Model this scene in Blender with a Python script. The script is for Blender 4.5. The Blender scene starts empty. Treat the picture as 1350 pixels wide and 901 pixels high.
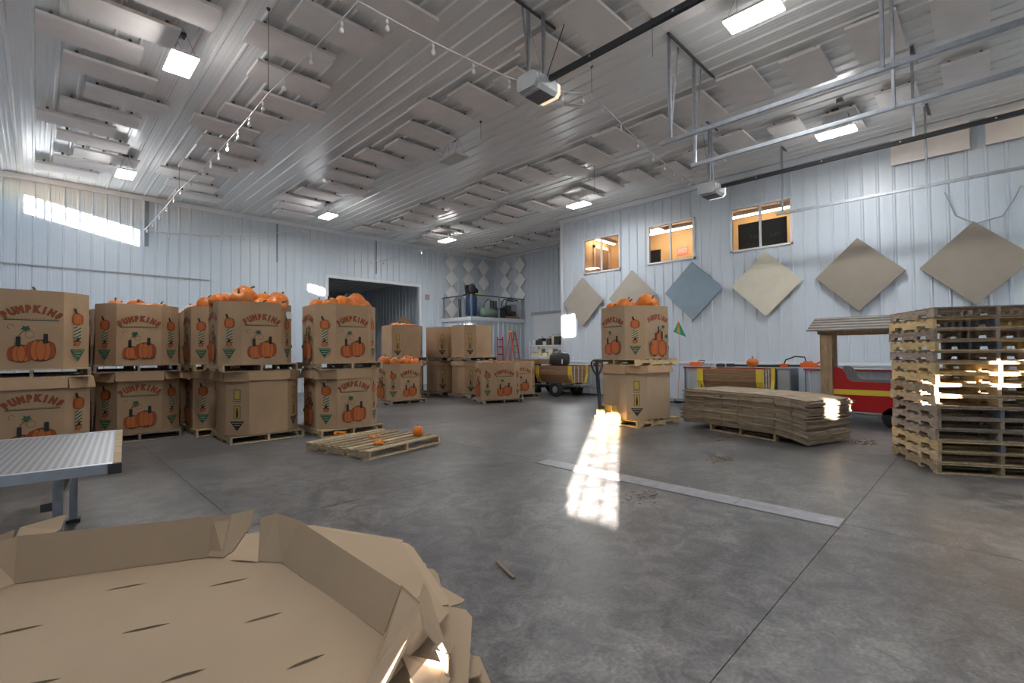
import bpy, bmesh, math, random
from mathutils import Vector, Matrix, Euler
random.seed(7)
R = math.radians
scene = bpy.context.scene
COL = scene.collection

# ---------------------------------------------------------------- camera
cam_d = bpy.data.cameras.new('camera')
cam = bpy.data.objects.new('camera', cam_d)
COL.objects.link(cam)
cam_d.sensor_width = 36.0
cam_d.sensor_fit = 'HORIZONTAL'
cam_d.lens = 36.0 * 628.3 / 1350.0
cam_d.clip_start = 0.05
YAW, PITCH, ROLL = R(44.97), R(1.2), R(0.522)
fwd = Vector((math.sin(YAW) * math.cos(PITCH), math.cos(YAW) * math.cos(PITCH), math.sin(PITCH)))
rt = Vector((math.cos(YAW), -math.sin(YAW), 0))
up = rt.cross(fwd)
rt2 = rt * math.cos(ROLL) - up * math.sin(ROLL)
up2 = rt * math.sin(ROLL) + up * math.cos(ROLL)
cam.matrix_world = Matrix(((rt2.x, up2.x, -fwd.x, 0), (rt2.y, up2.y, -fwd.y, 0), (rt2.z, up2.z, -fwd.z, 1.5), (0, 0, 0, 1)))
scene.camera = cam

# ---------------------------------------------------------------- world, sun, exposure
world = bpy.data.worlds.new('world')
scene.world = world
world.use_nodes = True
wn = world.node_tree
bg = wn.nodes['Background']
sky = wn.nodes.new('ShaderNodeTexSky')
sky.sky_type = 'NISHITA'
sky.sun_disc = False
sky.sun_elevation = R(10.5)
sky.sun_rotation = R(238)
sky.dust_density = 0.2
wn.links.new(sky.outputs[0], bg.inputs[0])
bg.inputs[1].default_value = 0.4

sun_d = bpy.data.lights.new('sun', 'SUN')
sun = bpy.data.objects.new('sun', sun_d)
COL.objects.link(sun)
sun.location = (-12, -8, 8)
sun.rotation_euler = Vector((1.0, 0.63, -0.219)).to_track_quat('-Z', 'Y').to_euler()
sun_d.energy = 50.0
sun_d.angle = R(0.53)
sun_d.color = (1.0, 0.92, 0.83)

LAMP_STRENGTH = 45.0
scene.view_settings.view_transform = 'Standard'
scene.view_settings.look = 'None'
scene.view_settings.exposure = 1.7
scene.view_settings.gamma = 1.0
scene.view_settings.use_curve_mapping = False
scene.cycles.use_denoising = True
scene.cycles.max_bounces = 8
scene.cycles.diffuse_bounces = 5
scene.cycles.glossy_bounces = 3
scene.cycles.transparent_max_bounces = 12
scene.cycles.caustics_reflective = False
scene.cycles.caustics_refractive = False
scene.cycles.sample_clamp_indirect = 4.0

# ---------------------------------------------------------------- materials
MATS = {}
def mat(name, col, rough=0.6, metal=0.0, var=0.0, scale=8.0, rnd=0.0, bump=0.0, bscale=60.0, stretch=None, emit=None, spec=0.5, col2=None):
    m = bpy.data.materials.new(name); m.use_nodes = True
    nt = m.node_tree; N = nt.nodes; L = nt.links
    b = N['Principled BSDF']
    b.inputs['Roughness'].default_value = rough
    b.inputs['Metallic'].default_value = metal
    b.inputs['Specular IOR Level'].default_value = spec
    b.inputs['Base Color'].default_value = (*col, 1)
    if emit:
        b.inputs['Emission Color'].default_value = (*emit[0], 1)
        b.inputs['Emission Strength'].default_value = emit[1]
    vec = None
    if var or bump or col2:
        tc = N.new('ShaderNodeTexCoord'); mp = N.new('ShaderNodeMapping')
        L.new(tc.outputs['Object'], mp.inputs[0])
        if stretch: mp.inputs['Scale'].default_value = stretch
        oi = N.new('ShaderNodeObjectInfo')
        ad = N.new('ShaderNodeVectorMath'); ad.operation = 'ADD'
        cb = N.new('ShaderNodeCombineXYZ')
        mu = N.new('ShaderNodeMath'); mu.operation = 'MULTIPLY'; mu.inputs[1].default_value = 37.0
        L.new(oi.outputs['Random'], mu.inputs[0]); L.new(mu.outputs[0], cb.inputs[0]); L.new(mu.outputs[0], cb.inputs[1])
        L.new(mp.outputs[0], ad.inputs[0]); L.new(cb.outputs[0], ad.inputs[1])
        vec = ad.outputs[0]
    last = None
    if var or col2:
        nz = N.new('ShaderNodeTexNoise'); nz.inputs['Scale'].default_value = scale; nz.inputs['Detail'].default_value = 5
        L.new(vec, nz.inputs['Vector'])
        mx = N.new('ShaderNodeMixRGB')
        c2 = col2 if col2 else tuple(c * (1 - var) for c in col)
        mx.inputs[1].default_value = (*[min(1, c * (1 + var * 0.5)) for c in col], 1); mx.inputs[2].default_value = (*c2, 1)
        rp = N.new('ShaderNodeValToRGB'); rp.color_ramp.elements[0].position = 0.3; rp.color_ramp.elements[1].position = 0.7
        L.new(nz.outputs[0], rp.inputs[0]); L.new(rp.outputs[0], mx.inputs[0])
        last = mx.outputs[0]
    if rnd:
        oi2 = N.new('ShaderNodeObjectInfo'); mr = N.new('ShaderNodeMapRange')
        mr.inputs[3].default_value = 1 - rnd; mr.inputs[4].default_value = 1 + rnd
        L.new(oi2.outputs['Random'], mr.inputs[0])
        ml = N.new('ShaderNodeMixRGB'); ml.blend_type = 'MULTIPLY'; ml.inputs[0].default_value = 1
        if last: L.new(last, ml.inputs[1])
        else: ml.inputs[1].default_value = (*col, 1)
        L.new(mr.outputs[0], ml.inputs[2]); last = ml.outputs[0]
    if last: L.new(last, b.inputs['Base Color'])
    if bump:
        n2 = N.new('ShaderNodeTexNoise'); n2.inputs['Scale'].default_value = bscale; n2.inputs['Detail'].default_value = 3
        L.new(vec, n2.inputs['Vector'])
        bp = N.new('ShaderNodeBump'); bp.inputs['Strength'].default_value = bump; bp.inputs['Distance'].default_value = 0.01
        L.new(n2.outputs[0], bp.inputs['Height']); L.new(bp.outputs[0], b.inputs['Normal'])
    MATS[name] = m
    return m

M = MATS
mat('wall_steel', (0.545, 0.615, 0.695), 0.38, spec=0.55)
mat('ceiling_steel', (0.85, 0.855, 0.85), 0.24, spec=0.6)
mat('trim_steel', (0.66, 0.70, 0.75), 0.4)
mat('dark_gap', (0.10, 0.105, 0.11), 0.7)
mat('felt', (0.80, 0.765, 0.745), 0.95, var=0.06, scale=3, rnd=0.03)
mat('felt_light', (0.80, 0.82, 0.84), 0.95, rnd=0.04)
mat('felt_tan', (0.30, 0.265, 0.225), 0.95, var=0.05, scale=4)
mat('felt_taupe', (0.40, 0.37, 0.325), 0.95, var=0.05, scale=4)
mat('felt_blue', (0.24, 0.315, 0.385), 0.95, var=0.05, scale=4)
mat('felt_cream', (0.62, 0.60, 0.50), 0.95, var=0.05, scale=4)
mat('cardboard', (0.40, 0.265, 0.155), 0.85, var=0.12, scale=2.5, rnd=0.05)
mat('cardboard_pale', (0.36, 0.262, 0.172), 0.85, var=0.08, scale=2.0, rnd=0.04)
mat('cardboard_brown', (0.35, 0.275, 0.195), 0.9, var=0.38, scale=5, rnd=0.16)
mat('pallet_wood', (0.42, 0.32, 0.20), 0.85, var=0.35, scale=6, rnd=0.38, stretch=(1.5, 6, 6), bump=0.2)
mat('pallet_yellow', (0.52, 0.385, 0.20), 0.8, var=0.25, scale=5, rnd=0.18, stretch=(1.5, 6, 6))
mat('pallet_grey', (0.31, 0.25, 0.20), 0.9, var=0.35, scale=6, rnd=0.2, stretch=(1.5, 6, 6), bump=0.2)
mat('pallet_blue', (0.13, 0.15, 0.21), 0.8, var=0.3, scale=9, rnd=0.15)
mat('post_wood', (0.40, 0.28, 0.165), 0.8, var=0.3, scale=5, stretch=(6, 6, 1))
mat('plank_brown', (0.30, 0.175, 0.095), 0.7, var=0.3, scale=5, stretch=(6, 1, 6), rnd=0.12)
mat('roof_wood', (0.25, 0.235, 0.22), 0.8, var=0.3, scale=5, stretch=(6, 1, 6), rnd=0.1)
mat('pumpkin_skin', (0.64, 0.17, 0.016), 0.42, var=0.22, scale=3, rnd=0.16)
mat('pumpkin_stem', (0.10, 0.10, 0.045), 0.85, var=0.4, scale=20, rnd=0.4)
mat('pumpkin_flesh', (0.85, 0.28, 0.03), 0.6, var=0.4, scale=15)
mat('print_orange', (0.46, 0.125, 0.03), 0.85)
mat('print_orange_dark', (0.30, 0.065, 0.02), 0.85)
mat('print_brown', (0.13, 0.05, 0.025), 0.85)
mat('print_black', (0.02, 0.02, 0.018), 0.85)
mat('print_green', (0.02, 0.10, 0.055), 0.85)
mat('print_yellow', (0.42, 0.315, 0.07), 0.85)
mat('print_pale', (0.40, 0.31, 0.20), 0.85)
mat('paper_white', (0.75, 0.74, 0.72), 0.8)
mat('galvanized', (0.42, 0.45, 0.50), 0.32, metal=0.75, var=0.15, scale=12)
mat('aluminium', (0.50, 0.55, 0.62), 0.35, metal=0.7, var=0.1, scale=10)
mat('dark_steel', (0.11, 0.11, 0.115), 0.45, metal=0.6)
mat('black_metal', (0.014, 0.016, 0.022), 0.5)
mat('rubber', (0.02, 0.02, 0.022), 0.8)
mat('black_plastic', (0.03, 0.03, 0.034), 0.5)
mat('white_plastic', (0.72, 0.74, 0.77), 0.4)
mat('cord_white', (0.74, 0.71, 0.72), 0.6)
mat('bulb_glass', (0.80, 0.80, 0.80), 0.15)
mat('opener_grey', (0.52, 0.54, 0.57), 0.45)
mat('opener_lens', (0.8, 0.7, 0.55), 0.4, emit=((1.0, 0.72, 0.46), 0.30))
mat('opener_lens_white', (0.9, 0.9, 0.9), 0.4, emit=((1.0, 0.97, 0.92), 0.25))
mat('lamp_diffuser', (1, 1, 1), 0.5, emit=((1.0, 0.985, 0.965), LAMP_STRENGTH))
mat('lamp_off', (0.50, 0.50, 0.46), 0.4)
mat('lamp_body', (0.65, 0.66, 0.68), 0.4)
mat('jack_yellow', (0.62, 0.40, 0.11), 0.45, var=0.15, scale=10)
mat('yellow_paint', (0.78, 0.58, 0.05), 0.5)
mat('red_paint', (0.44, 0.006, 0.008), 0.4)
mat('red_edge', (0.30, 0.02, 0.03), 0.5)
mat('orange_paint', (0.66, 0.12, 0.02), 0.45)
mat('ladder_orange', (0.72, 0.13, 0.045), 0.5)
mat('grey_paint', (0.34, 0.345, 0.35), 0.6)
mat('bench_grey', (0.17, 0.20, 0.23), 0.6)
mat('bench_steel', (0.50, 0.55, 0.60), 0.35, metal=0.3)
mat('bench_top', (0.36, 0.38, 0.40), 0.55)
mat('compressor_blue', (0.02, 0.065, 0.15), 0.4)
mat('compressor_green', (0.22, 0.34, 0.29), 0.45)
mat('office_wall', (0.74, 0.49, 0.23), 0.8)
mat('office_ceiling', (0.68, 0.52, 0.40), 0.8)
mat('office_light', (1, 1, 1), 0.5, emit=((1.0, 0.86, 0.70), 11.0))
mat('office_door', (0.36, 0.20, 0.10), 0.6, var=0.2, scale=4)
mat('exit_red', (0.8, 0.1, 0.08), 0.5, emit=((1.0, 0.16, 0.10), 0.7))
mat('screen_black', (0.018, 0.018, 0.02), 0.35)
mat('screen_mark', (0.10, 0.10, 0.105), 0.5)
mat('flag_teal', (0.03, 0.30, 0.19), 0.7)
mat('flag_yellow', (0.45, 0.42, 0.05), 0.7)
mat('shelf_goods_cream', (0.66, 0.60, 0.42), 0.7, rnd=0.15)
mat('sign_paper', (0.35, 0.24, 0.28), 0.7)
mat('trench_steel', (0.30, 0.30, 0.325), 0.45, metal=0.35, var=0.2, scale=8)
mat('dry_grass', (0.20, 0.13, 0.07), 0.9)
mat('stick_wood', (0.24, 0.18, 0.115), 0.9)

def concrete():
    m = bpy.data.materials.new('concrete'); m.use_nodes = True
    nt = m.node_tree; N = nt.nodes; L = nt.links; b = N['Principled BSDF']
    tc = N.new('ShaderNodeTexCoord')
    ge = N.new('ShaderNodeNewGeometry')
    n1 = N.new('ShaderNodeTexNoise'); n1.inputs['Scale'].default_value = 0.55; n1.inputs['Detail'].default_value = 7; n1.inputs['Roughness'].default_value = 0.62
    n2 = N.new('ShaderNodeTexNoise'); n2.inputs['Scale'].default_value = 4.2; n2.inputs['Detail'].default_value = 10; n2.inputs['Roughness'].default_value = 0.78; n2.inputs['Distortion'].default_value = 0.6
    n3 = N.new('ShaderNodeTexNoise'); n3.inputs['Scale'].default_value = 45; n3.inputs['Detail'].default_value = 4
    for n in (n1, n2, n3): L.new(ge.outputs['Position'], n.inputs['Vector'])
    r1 = N.new('ShaderNodeValToRGB'); r1.color_ramp.elements[0].position = 0.34; r1.color_ramp.elements[1].position = 0.68
    r1.color_ramp.elements[0].color = (0.095, 0.094, 0.098, 1); r1.color_ramp.elements[1].color = (0.215, 0.209, 0.206, 1)
    r2 = N.new('ShaderNodeValToRGB'); r2.color_ramp.elements[0].position = 0.41; r2.color_ramp.elements[1].position = 0.59
    r2.color_ramp.elements[0].color = (0.44, 0.44, 0.455, 1); r2.color_ramp.elements[1].color = (1.12, 1.10, 1.08, 1)
    L.new(n1.outputs[0], r1.inputs[0]); L.new(n2.outputs[0], r2.inputs[0])
    m1 = N.new('ShaderNodeMixRGB'); m1.blend_type = 'MULTIPLY'; m1.inputs[0].default_value = 1
    L.new(r1.outputs[0], m1.inputs[1]); L.new(r2.outputs[0], m1.inputs[2])
    m2 = N.new('ShaderNodeMixRGB'); m2.blend_type = 'OVERLAY'; m2.inputs[0].default_value = 0.6
    L.new(m1.outputs[0], m2.inputs[1]); L.new(n3.outputs[0], m2.inputs[2])
    L.new(m2.outputs[0], b.inputs['Base Color'])
    rr = N.new('ShaderNodeMapRange'); rr.inputs[1].default_value = 0.3; rr.inputs[2].default_value = 0.7; rr.inputs[3].default_value = 0.30; rr.inputs[4].default_value = 0.55
    L.new(n2.outputs[0], rr.inputs[0]); L.new(rr.outputs[0], b.inputs['Roughness'])
    bp = N.new('ShaderNodeBump'); bp.inputs['Strength'].default_value = 0.04; bp.inputs['Distance'].default_value = 0.01
    L.new(n2.outputs[0], bp.inputs['Height']); L.new(bp.outputs[0], b.inputs['Normal'])
    MATS['concrete'] = m
concrete()

def perforated():
    m = bpy.data.materials.new('perforated_steel'); m.use_nodes = True
    nt = m.node_tree; N = nt.nodes; L = nt.links; b = N['Principled BSDF']
    tc = N.new('ShaderNodeTexCoord'); v = N.new('ShaderNodeTexVoronoi'); v.inputs['Scale'].default_value = 24; v.inputs['Randomness'].default_value = 0.0
    L.new(tc.outputs['Object'], v.inputs['Vector'])
    r = N.new('ShaderNodeValToRGB'); r.color_ramp.elements[0].position = 0.30; r.color_ramp.elements[1].position = 0.36
    r.color_ramp.elements[0].color = (0.12, 0.12, 0.125, 1); r.color_ramp.elements[1].color = (0.34, 0.36, 0.385, 1)
    L.new(v.outputs['Distance'], r.inputs[0]); L.new(r.outputs[0], b.inputs['Base Color'])
    b.inputs['Metallic'].default_value = 0.5; b.inputs['Roughness'].default_value = 0.4
    MATS['perforated_steel'] = m
perforated()

def glass():
    m = bpy.data.materials.new('window_glass'); m.use_nodes = True
    nt = m.node_tree; N = nt.nodes; L = nt.links
    N.remove(N['Principled BSDF']); out = N['Material Output']
    tr = N.new('ShaderNodeBsdfTransparent'); tr.inputs[0].default_value = (0.93, 0.95, 0.95, 1)
    gl = N.new('ShaderNodeBsdfGlossy'); gl.inputs['Roughness'].default_value = 0.03
    fr = N.new('ShaderNodeFresnel'); fr.inputs[0].default_value = 1.45
    mx = N.new('ShaderNodeMixShader')
    L.new(fr.outputs[0], mx.inputs[0]); L.new(tr.outputs[0], mx.inputs[1]); L.new(gl.outputs[0], mx.inputs[2]); L.new(mx.outputs[0], out.inputs[0])
    MATS['window_glass'] = m
glass()

# ---------------------------------------------------------------- mesh helpers
class MB:
    def __init__(s): s.v = []; s.f = []; s.mi = []; s.sm = []
    def face(s, pts, mi=0, sm=False):
        b = len(s.v); s.v += [tuple(p) for p in pts]; s.f.append(tuple(range(b, b + len(pts)))); s.mi.append(mi); s.sm.append(sm); return s
    def raw(s, vs, fs, mi=0, sm=False):
        b = len(s.v); s.v += [tuple(p) for p in vs]
        for f in fs: s.f.append(tuple(b + i for i in f)); s.mi.append(mi); s.sm.append(sm)
        return s
    def box(s, x0, y0, z0, x1, y1, z1, mi=0, T=None):
        vs = [Vector(p) for p in ((x0, y0, z0), (x1, y0, z0), (x1, y1, z0), (x0, y1, z0), (x0, y0, z1), (x1, y0, z1), (x1, y1, z1), (x0, y1, z1))]
        if T: vs = [T @ p for p in vs]
        return s.raw(vs, [(0, 3, 2, 1), (4, 5, 6, 7), (0, 1, 5, 4), (1, 2, 6, 5), (2, 3, 7, 6), (3, 0, 4, 7)], mi)
    def bar(s, a, b, w, h, mi=0, upv=(0, 0, 1)):
        a = Vector(a); b = Vector(b); d = (b - a).normalized(); u = Vector(upv)
        if abs(d.dot(u)) > 0.98: u = Vector((0, 1, 0)) if abs(d.y) < 0.9 else Vector((1, 0, 0))
        x = d.cross(u).normalized(); y = x.cross(d)
        T = Matrix(((x.x, d.x, y.x, a.x), (x.y, d.y, y.y, a.y), (x.z, d.z, y.z, a.z), (0, 0, 0, 1)))
        return s.box(-w / 2, 0, -h / 2, w / 2, (b - a).length, h / 2, mi, T)
    def tube(s, pts, r, n=8, mi=0, caps=True, sm=True):
        pts = [Vector(p) for p in pts]; rings = []; prev = None
        for i, p in enumerate(pts):
            d = (pts[min(i + 1, len(pts) - 1)] - pts[max(i - 1, 0)]).normalized()
            if prev is None:
                u = Vector((0, 0, 1)) if abs(d.z) < 0.9 else Vector((1, 0, 0)); x = d.cross(u).normalized()
            else: x = (prev - d * prev.dot(d)).normalized()
            prev = x; y = d.cross(x); rr = r[i] if isinstance(r, (list, tuple)) else r
            rings.append([p + (x * math.cos(2 * math.pi * k / n) + y * math.sin(2 * math.pi * k / n)) * rr for k in range(n)])
        vs = [q for g in rings for q in g]; fs = []
        for i in range(len(pts) - 1):
            for k in range(n): fs.append((i * n + k, i * n + (k + 1) % n, (i + 1) * n + (k + 1) % n, (i + 1) * n + k))
        s.raw(vs, fs, mi, sm)
        if caps: s.face(list(reversed(rings[0])), mi); s.face(rings[-1], mi)
        return s
    def lathe(s, prof, n=16, o=(0, 0, 0), axis='z', mi=0, sm=True):
        o = Vector(o); vs = []
        for r, z in prof:
            for k in range(n):
                c, q = r * math.cos(2 * math.pi * k / n), r * math.sin(2 * math.pi * k / n)
                vs.append(o + (Vector((c, q, z)) if axis == 'z' else Vector((z, c, q)) if axis == 'x' else Vector((q, z, c))))
        fs = [(i * n + k, i * n + (k + 1) % n, (i + 1) * n + (k + 1) % n, (i + 1) * n + k) for i in range(len(prof) - 1) for k in range(n)]
        return s.raw(vs, fs, mi, sm)
    def prism(s, pts, h, mi=0, T=None, z0=0.0):
        a = [Vector((p[0], p[1], z0)) for p in pts]; b = [Vector((p[0], p[1], z0 + h)) for p in pts]
        if T: a = [T @ p for p in a]; b = [T @ p for p in b]
        n = len(pts); s.face(list(reversed(a)), mi); s.face(b, mi)
        for i in range(n): s.face((a[i], a[(i + 1) % n], b[(i + 1) % n], b[i]), mi)
        return s
    def mesh(s, name, mats):
        me = bpy.data.meshes.new(name); me.from_pydata(s.v, [], s.f)
        for m in (mats if isinstance(mats, (list, tuple)) else [mats]): me.materials.append(M[m] if isinstance(m, str) else m)
        me.polygons.foreach_set('material_index', s.mi); me.polygons.foreach_set('use_smooth', s.sm)
        me.update(); return me
    def build(s, name, mats, parent=None, loc=None, rz=None):
        return link(name, s.mesh(name, mats), parent, loc, rz)

KIDS = {}
def link(name, me, parent=None, loc=None, rz=None, mw=None):
    o = bpy.data.objects.new(name, me); COL.objects.link(o)
    if parent is not None: o.parent = parent; KIDS.setdefault(parent, []).append(o)
    if mw is not None: o.matrix_local = mw
    else:
        if loc is not None: o.location = loc
        if rz is not None: o.rotation_euler = (0, 0, rz)
    return o
def tag(o, label=None, cat=None, group=None, kind=None):
    if label: o['label'] = label
    if cat: o['category'] = cat
    if group: o['group'] = group
    if kind: o['kind'] = kind
    return o
def thing(name, label, cat, loc=(0, 0, 0), rz=0.0, group=None):
    o = link(name, None, None, loc, rz); o.empty_display_size = 0.1
    return tag(o, label, cat, group)
def struct(name, me=None, loc=None):
    return tag(link(name, me, None, loc), kind='structure')
def copy_tree(o, parent=None):
    c = o.copy(); COL.objects.link(c)
    if parent is not None: c.parent = parent; KIDS.setdefault(parent, []).append(c)
    for k in KIDS.get(o, []): copy_tree(k, c)
    return c
ORD = ['', 'first', 'second', 'third', 'fourth', 'fifth', 'sixth', 'seventh', 'eighth', 'ninth', 'tenth', 'eleventh', 'twelfth', 'thirteenth', 'fourteenth', 'fifteenth',
       'sixteenth', 'seventeenth', 'eighteenth', 'nineteenth', 'twentieth', 'twenty-first', 'twenty-second', 'twenty-third', 'twenty-fourth', 'twenty-fifth', 'twenty-sixth']

# ---------------------------------------------------------------- structure
ZC, XR, YB, YC, XRR = 6.5, 14.1, 18.63, 11.4, 17.31      # ceiling, right wall, back wall, corner of the recess, recess wall
XL, YF = -1.75, -8.5                                     # unseen left wall and wall behind the camera

def rib_profile(u0, u1, phase=0.0):
    pts = [(u0, 0.0)]
    k = math.floor((u0 - phase) / 0.305) - 1
    while True:
        c = phase + k * 0.305
        if c > u1 + 0.2: break
        for d, h in ((-0.034, 0), (-0.014, 0.026), (0.014, 0.026), (0.034, 0), (0.095, 0), (0.102, 0.0022), (0.128, 0.0022), (0.135, 0), (0.17, 0), (0.177, 0.0022), (0.203, 0.0022), (0.21, 0)):
            if u0 + 1e-4 < c + d < u1 - 1e-4: pts.append((c + d, h))
        k += 1
    pts.append((u1, 0.0))
    return pts
def rib_mesh(u0, u1, v0, v1, holes=(), phase=0.0, nm='steel_panel', m='wall_steel'):
    cuts = sorted({u0, u1, *[c for h in holes for c in (h[0], h[1]) if u0 < c < u1]})
    mb = MB()
    for a, b in zip(cuts[:-1], cuts[1:]):
        mid = (a + b) / 2; spans = [(v0, v1)]
        for h in holes:
            if h[0] < mid < h[1]:
                ns = []
                for s0, s1 in spans:
                    if h[2] > s0: ns.append((s0, min(h[2], s1)))
                    if h[3] < s1: ns.append((max(h[3], s0), s1))
                spans = [q for q in ns if q[1] > q[0] + 1e-4]
        pr = rib_profile(a, b, phase)
        for s0, s1 in spans:
            for (p, d), (q, e) in zip(pr[:-1], pr[1:]): mb.face(((p, s0, d), (q, s0, e), (q, s1, e), (p, s1, d)))
    return mb.mesh(nm, m)
def rib_surface(name, o, ud, vd, nd, U, V, holes=(), m='wall_steel', w=0.915):
    """a wall or ceiling of ribbed steel panels, each its own piece"""
    root = struct(name)
    ud, vd, nd, o = Vector(ud), Vector(vd), Vector(nd), Vector(o)
    base = None; u = 0.0
    while u < U - 1e-3:
        u1 = min(u + w, U)
        hs = [h for h in holes if h[1] > u and h[0] < u1]
        if hs or u1 - u < w - 1e-3: me = rib_mesh(u, u1, 0, V, hs, 0.15, m=m); off = 0
        else:
            if base is None: base = rib_mesh(0, w, 0, V, (), 0.15, m=m)
            me = base; off = u
        p = o + ud * off
        link('steel_panel', me, root, mw=Matrix(((ud.x, vd.x, nd.x, p.x), (ud.y, vd.y, nd.y, p.y), (ud.z, vd.z, nd.z, p.z), (0, 0, 0, 1))))
        u = u1
    return root

# floor: concrete slabs with control joints
fl = struct('floor')
fx = [XL, 1.27, 4.9, 8.5, 12.1, 17.5]; fy = [YF, -2.75, 0.92, 4.6, 8.25, 11.9, 15.55, YB + 0.06]
g = 0.0025
for i in range(len(fx) - 1):
    for j in range(len(fy) - 1):
        MB().box(fx[i] + g, fy[j] + g, -0.12, fx[i + 1] - g, fy[j + 1] - g, 0).build('slab', 'concrete', fl)
MB().box(XL, YF, -0.2, 17.5, YB + 0.06, -0.02).build('joint_bed', 'dark_gap', fl)
MB().box(5.5, YB + 0.06, -0.12, 15.0, 26.0, 0).build('slab', 'concrete', fl)

# ceiling, ribs running towards the back wall
rib_surface('ceiling', (XL, YF, ZC), (1, 0, 0), (0, 1, 0), (0, 0, -1), 19.2, YB - YF, m='ceiling_steel')

# back wall with the wide doorway
DX0, DX1, DZ = 8.24, 12.53, 4.52
rib_surface('wall_back', (XL, YB, 0), (1, 0, 0), (0, 0, 1), (0, -1, 0), XRR - XL + 0.05, ZC, [(DX0 - XL, DX1 - XL, 0, DZ)])
# right wall with three office windows (u runs from the corner towards the camera)
WIN = [(10.37, 8.82), (7.79, 6.23), (5.18, 3.59)]; WZ0, WZ1 = 4.265, 5.53
rib_surface('wall_right', (XR, YC, 0), (0, -1, 0), (0, 0, 1), (-1, 0, 0), YC - YF, ZC, [(YC - a, YC - b, WZ0, WZ1) for a, b in WIN])
rib_surface('wall_recess', (XRR, YB, 0), (0, -1, 0), (0, 0, 1), (-1, 0, 0), YB - YC, ZC)
rib_surface('wall_return', (XR, YC, 0), (1, 0, 0), (0, 0, 1), (0, 1, 0), XRR - XR, ZC)
FW = [(5.0, 7.0), (9.0, 11.0)]  # unseen high openings, added so sun bounced off the right wall brightens the ceiling
rib_surface('wall_front', (17.5, YF, 0), (-1, 0, 0), (0, 0, 1), (0, 1, 0), 17.5 - XL, ZC, [(17.5 - b, 17.5 - a, 5.6, 6.25) for a, b in FW])
# left wall: clerestory windows and glazed door lights that let the low sun in
LW = [(16.06, 17.74, 5.72, 6.30), (0.80, 1.43, 5.50, 6.30), (-1.10, -0.37, 1.115, 2.44), (6.45, 7.25, 5.86, 6.16), (12.40, 12.85, 5.9, 6.25),
      (-5.72, -5.36, 2.88, 3.22), (-6.36, -6.02, 3.12, 3.47), (-6.95, -6.62, 3.30, 3.72), (-5.10, -4.74, 2.72, 3.06)]
rib_surface('wall_left', (XL, YF, 0), (0, 1, 0), (0, 0, 1), (1, 0, 0), YB - YF, ZC, [(a - YF, b - YF, c, d) for a, b, c, d in LW])
for i, (a, b, c, d) in enumerate(LW):
    w = struct('window_%d' % (i + 4))
    mb = MB(); t = 0.03
    for q in ((a, c, b, c + t), (a, d - t, b, d), (a, c, a + t, d), (b - t, c, b, d)): mb.box(XL - 0.05, q[0], q[1], XL + 0.03, q[2], q[3])
    mb.build('window_frame', 'trim_steel', w)
    mb = MB()
    if i == 0:
        mb.box(XL - 0.02, a, (c + d) / 2 - 0.01, XL + 0.01, b, (c + d) / 2 + 0.01)
        for k in (1,): mb.box(XL - 0.02, a + 1.36, c, XL + 0.01, a + 1.39, d)
    elif i == 2:
        for k in (1, 2): mb.box(XL - 0.004, a + (b - a) * k / 3 - 0.010, c, XL, a + (b - a) * k / 3 + 0.010, d)
    if mb.v: mb.build('window_mullion', 'trim_steel', w)
# outer skins that keep the daylight out above the ceiling and behind the offices
MB().box(XL - 0.3, YF - 0.3, ZC + 0.05, 18.2, 26.2, ZC + 0.2).build('roof', 'dark_gap')['kind'] = 'structure'

# trims
def trim(n, *b, m='trim_steel'):
    return tag(MB().box(*b).build('trim_%d' % n, m), kind='structure')
trim(1, XL, YB - 0.06, ZC - 0.17, XRR, YB - 0.022, ZC - 0.02)
trim(2, XR - 0.06, YF, ZC - 0.17, XR - 0.022, YC + 0.06, ZC - 0.02)
trim(3, XR - 0.05, YC - 0.09, 0, XR + 0.02, YC + 0.03, ZC - 0.02)
trim(4, XRR - 0.06, YC, ZC - 0.14, XRR - 0.022, YB, ZC - 0.02)
trim(5, XL, YB - 0.05, 3.985, 4.12, YB - 0.021, 4.02, m='grey_paint')
trim(6, XR - 0.06, YF, 1.08, XR - 0.021, YC - 0.09, 1.15)
trim(7, XR - 0.03, YF, 0.0, XR - 0.022, YC - 0.09, 1.08, m='wall_steel')
for k, x in enumerate((2.42, 6.3, 10.35)):
    w_ = 0.05 if k == 0 else 0.02
    trim(8 + k, x - w_, YB - 0.055, 4.9, x + w_, YB - 0.021, ZC - 0.17, m='bench_grey')
# doorway frame and the dim room beyond
d1 = struct('door_1')
for b in ((DX0 - 0.12, YB - 0.06, 0, DX0, YB + 0.1, DZ + 0.12), (DX1, YB - 0.06, 0, DX1 + 0.12, YB + 0.1, DZ + 0.12), (DX0, YB - 0.06, DZ, DX1, YB + 0.1, DZ + 0.12)):
    MB().box(*b).build('door_frame', 'trim_steel', d1)
rib_surface('wall_annex_right', (DX1 + 0.4, 26, 0), (0, -1, 0), (0, 0, 1), (-1, 0, 0), 26 - YB - 0.1, 5.0)
rib_surface('wall_annex_back', (5.5, 26, 0), (1, 0, 0), (0, 0, 1), (0, -1, 0), 9.0, 5.0)
rib_surface('wall_annex_left', (5.6, YB + 0.1, 0), (0, 1, 0), (0, 0, 1), (1, 0, 0), 26 - YB - 0.1, 5.0)
rib_surface('ceiling_annex', (5.5, YB + 0.1, 4.95), (1, 0, 0), (0, 1, 0), (0, 0, -1), 9.0, 7.4, m='ceiling_steel')
# white sliding door in the recess
d2 = struct('door_2')
MB().box(XRR - 0.10, 12.6, 0.02, XRR - 0.05, 15.72, 3.28).build('door_leaf', 'trim_steel', d2)
MB().box(XRR - 0.14, 12.0, 3.28, XRR - 0.03, 15.85, 3.40).build('door_track', 'grey_paint', d2)

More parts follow.
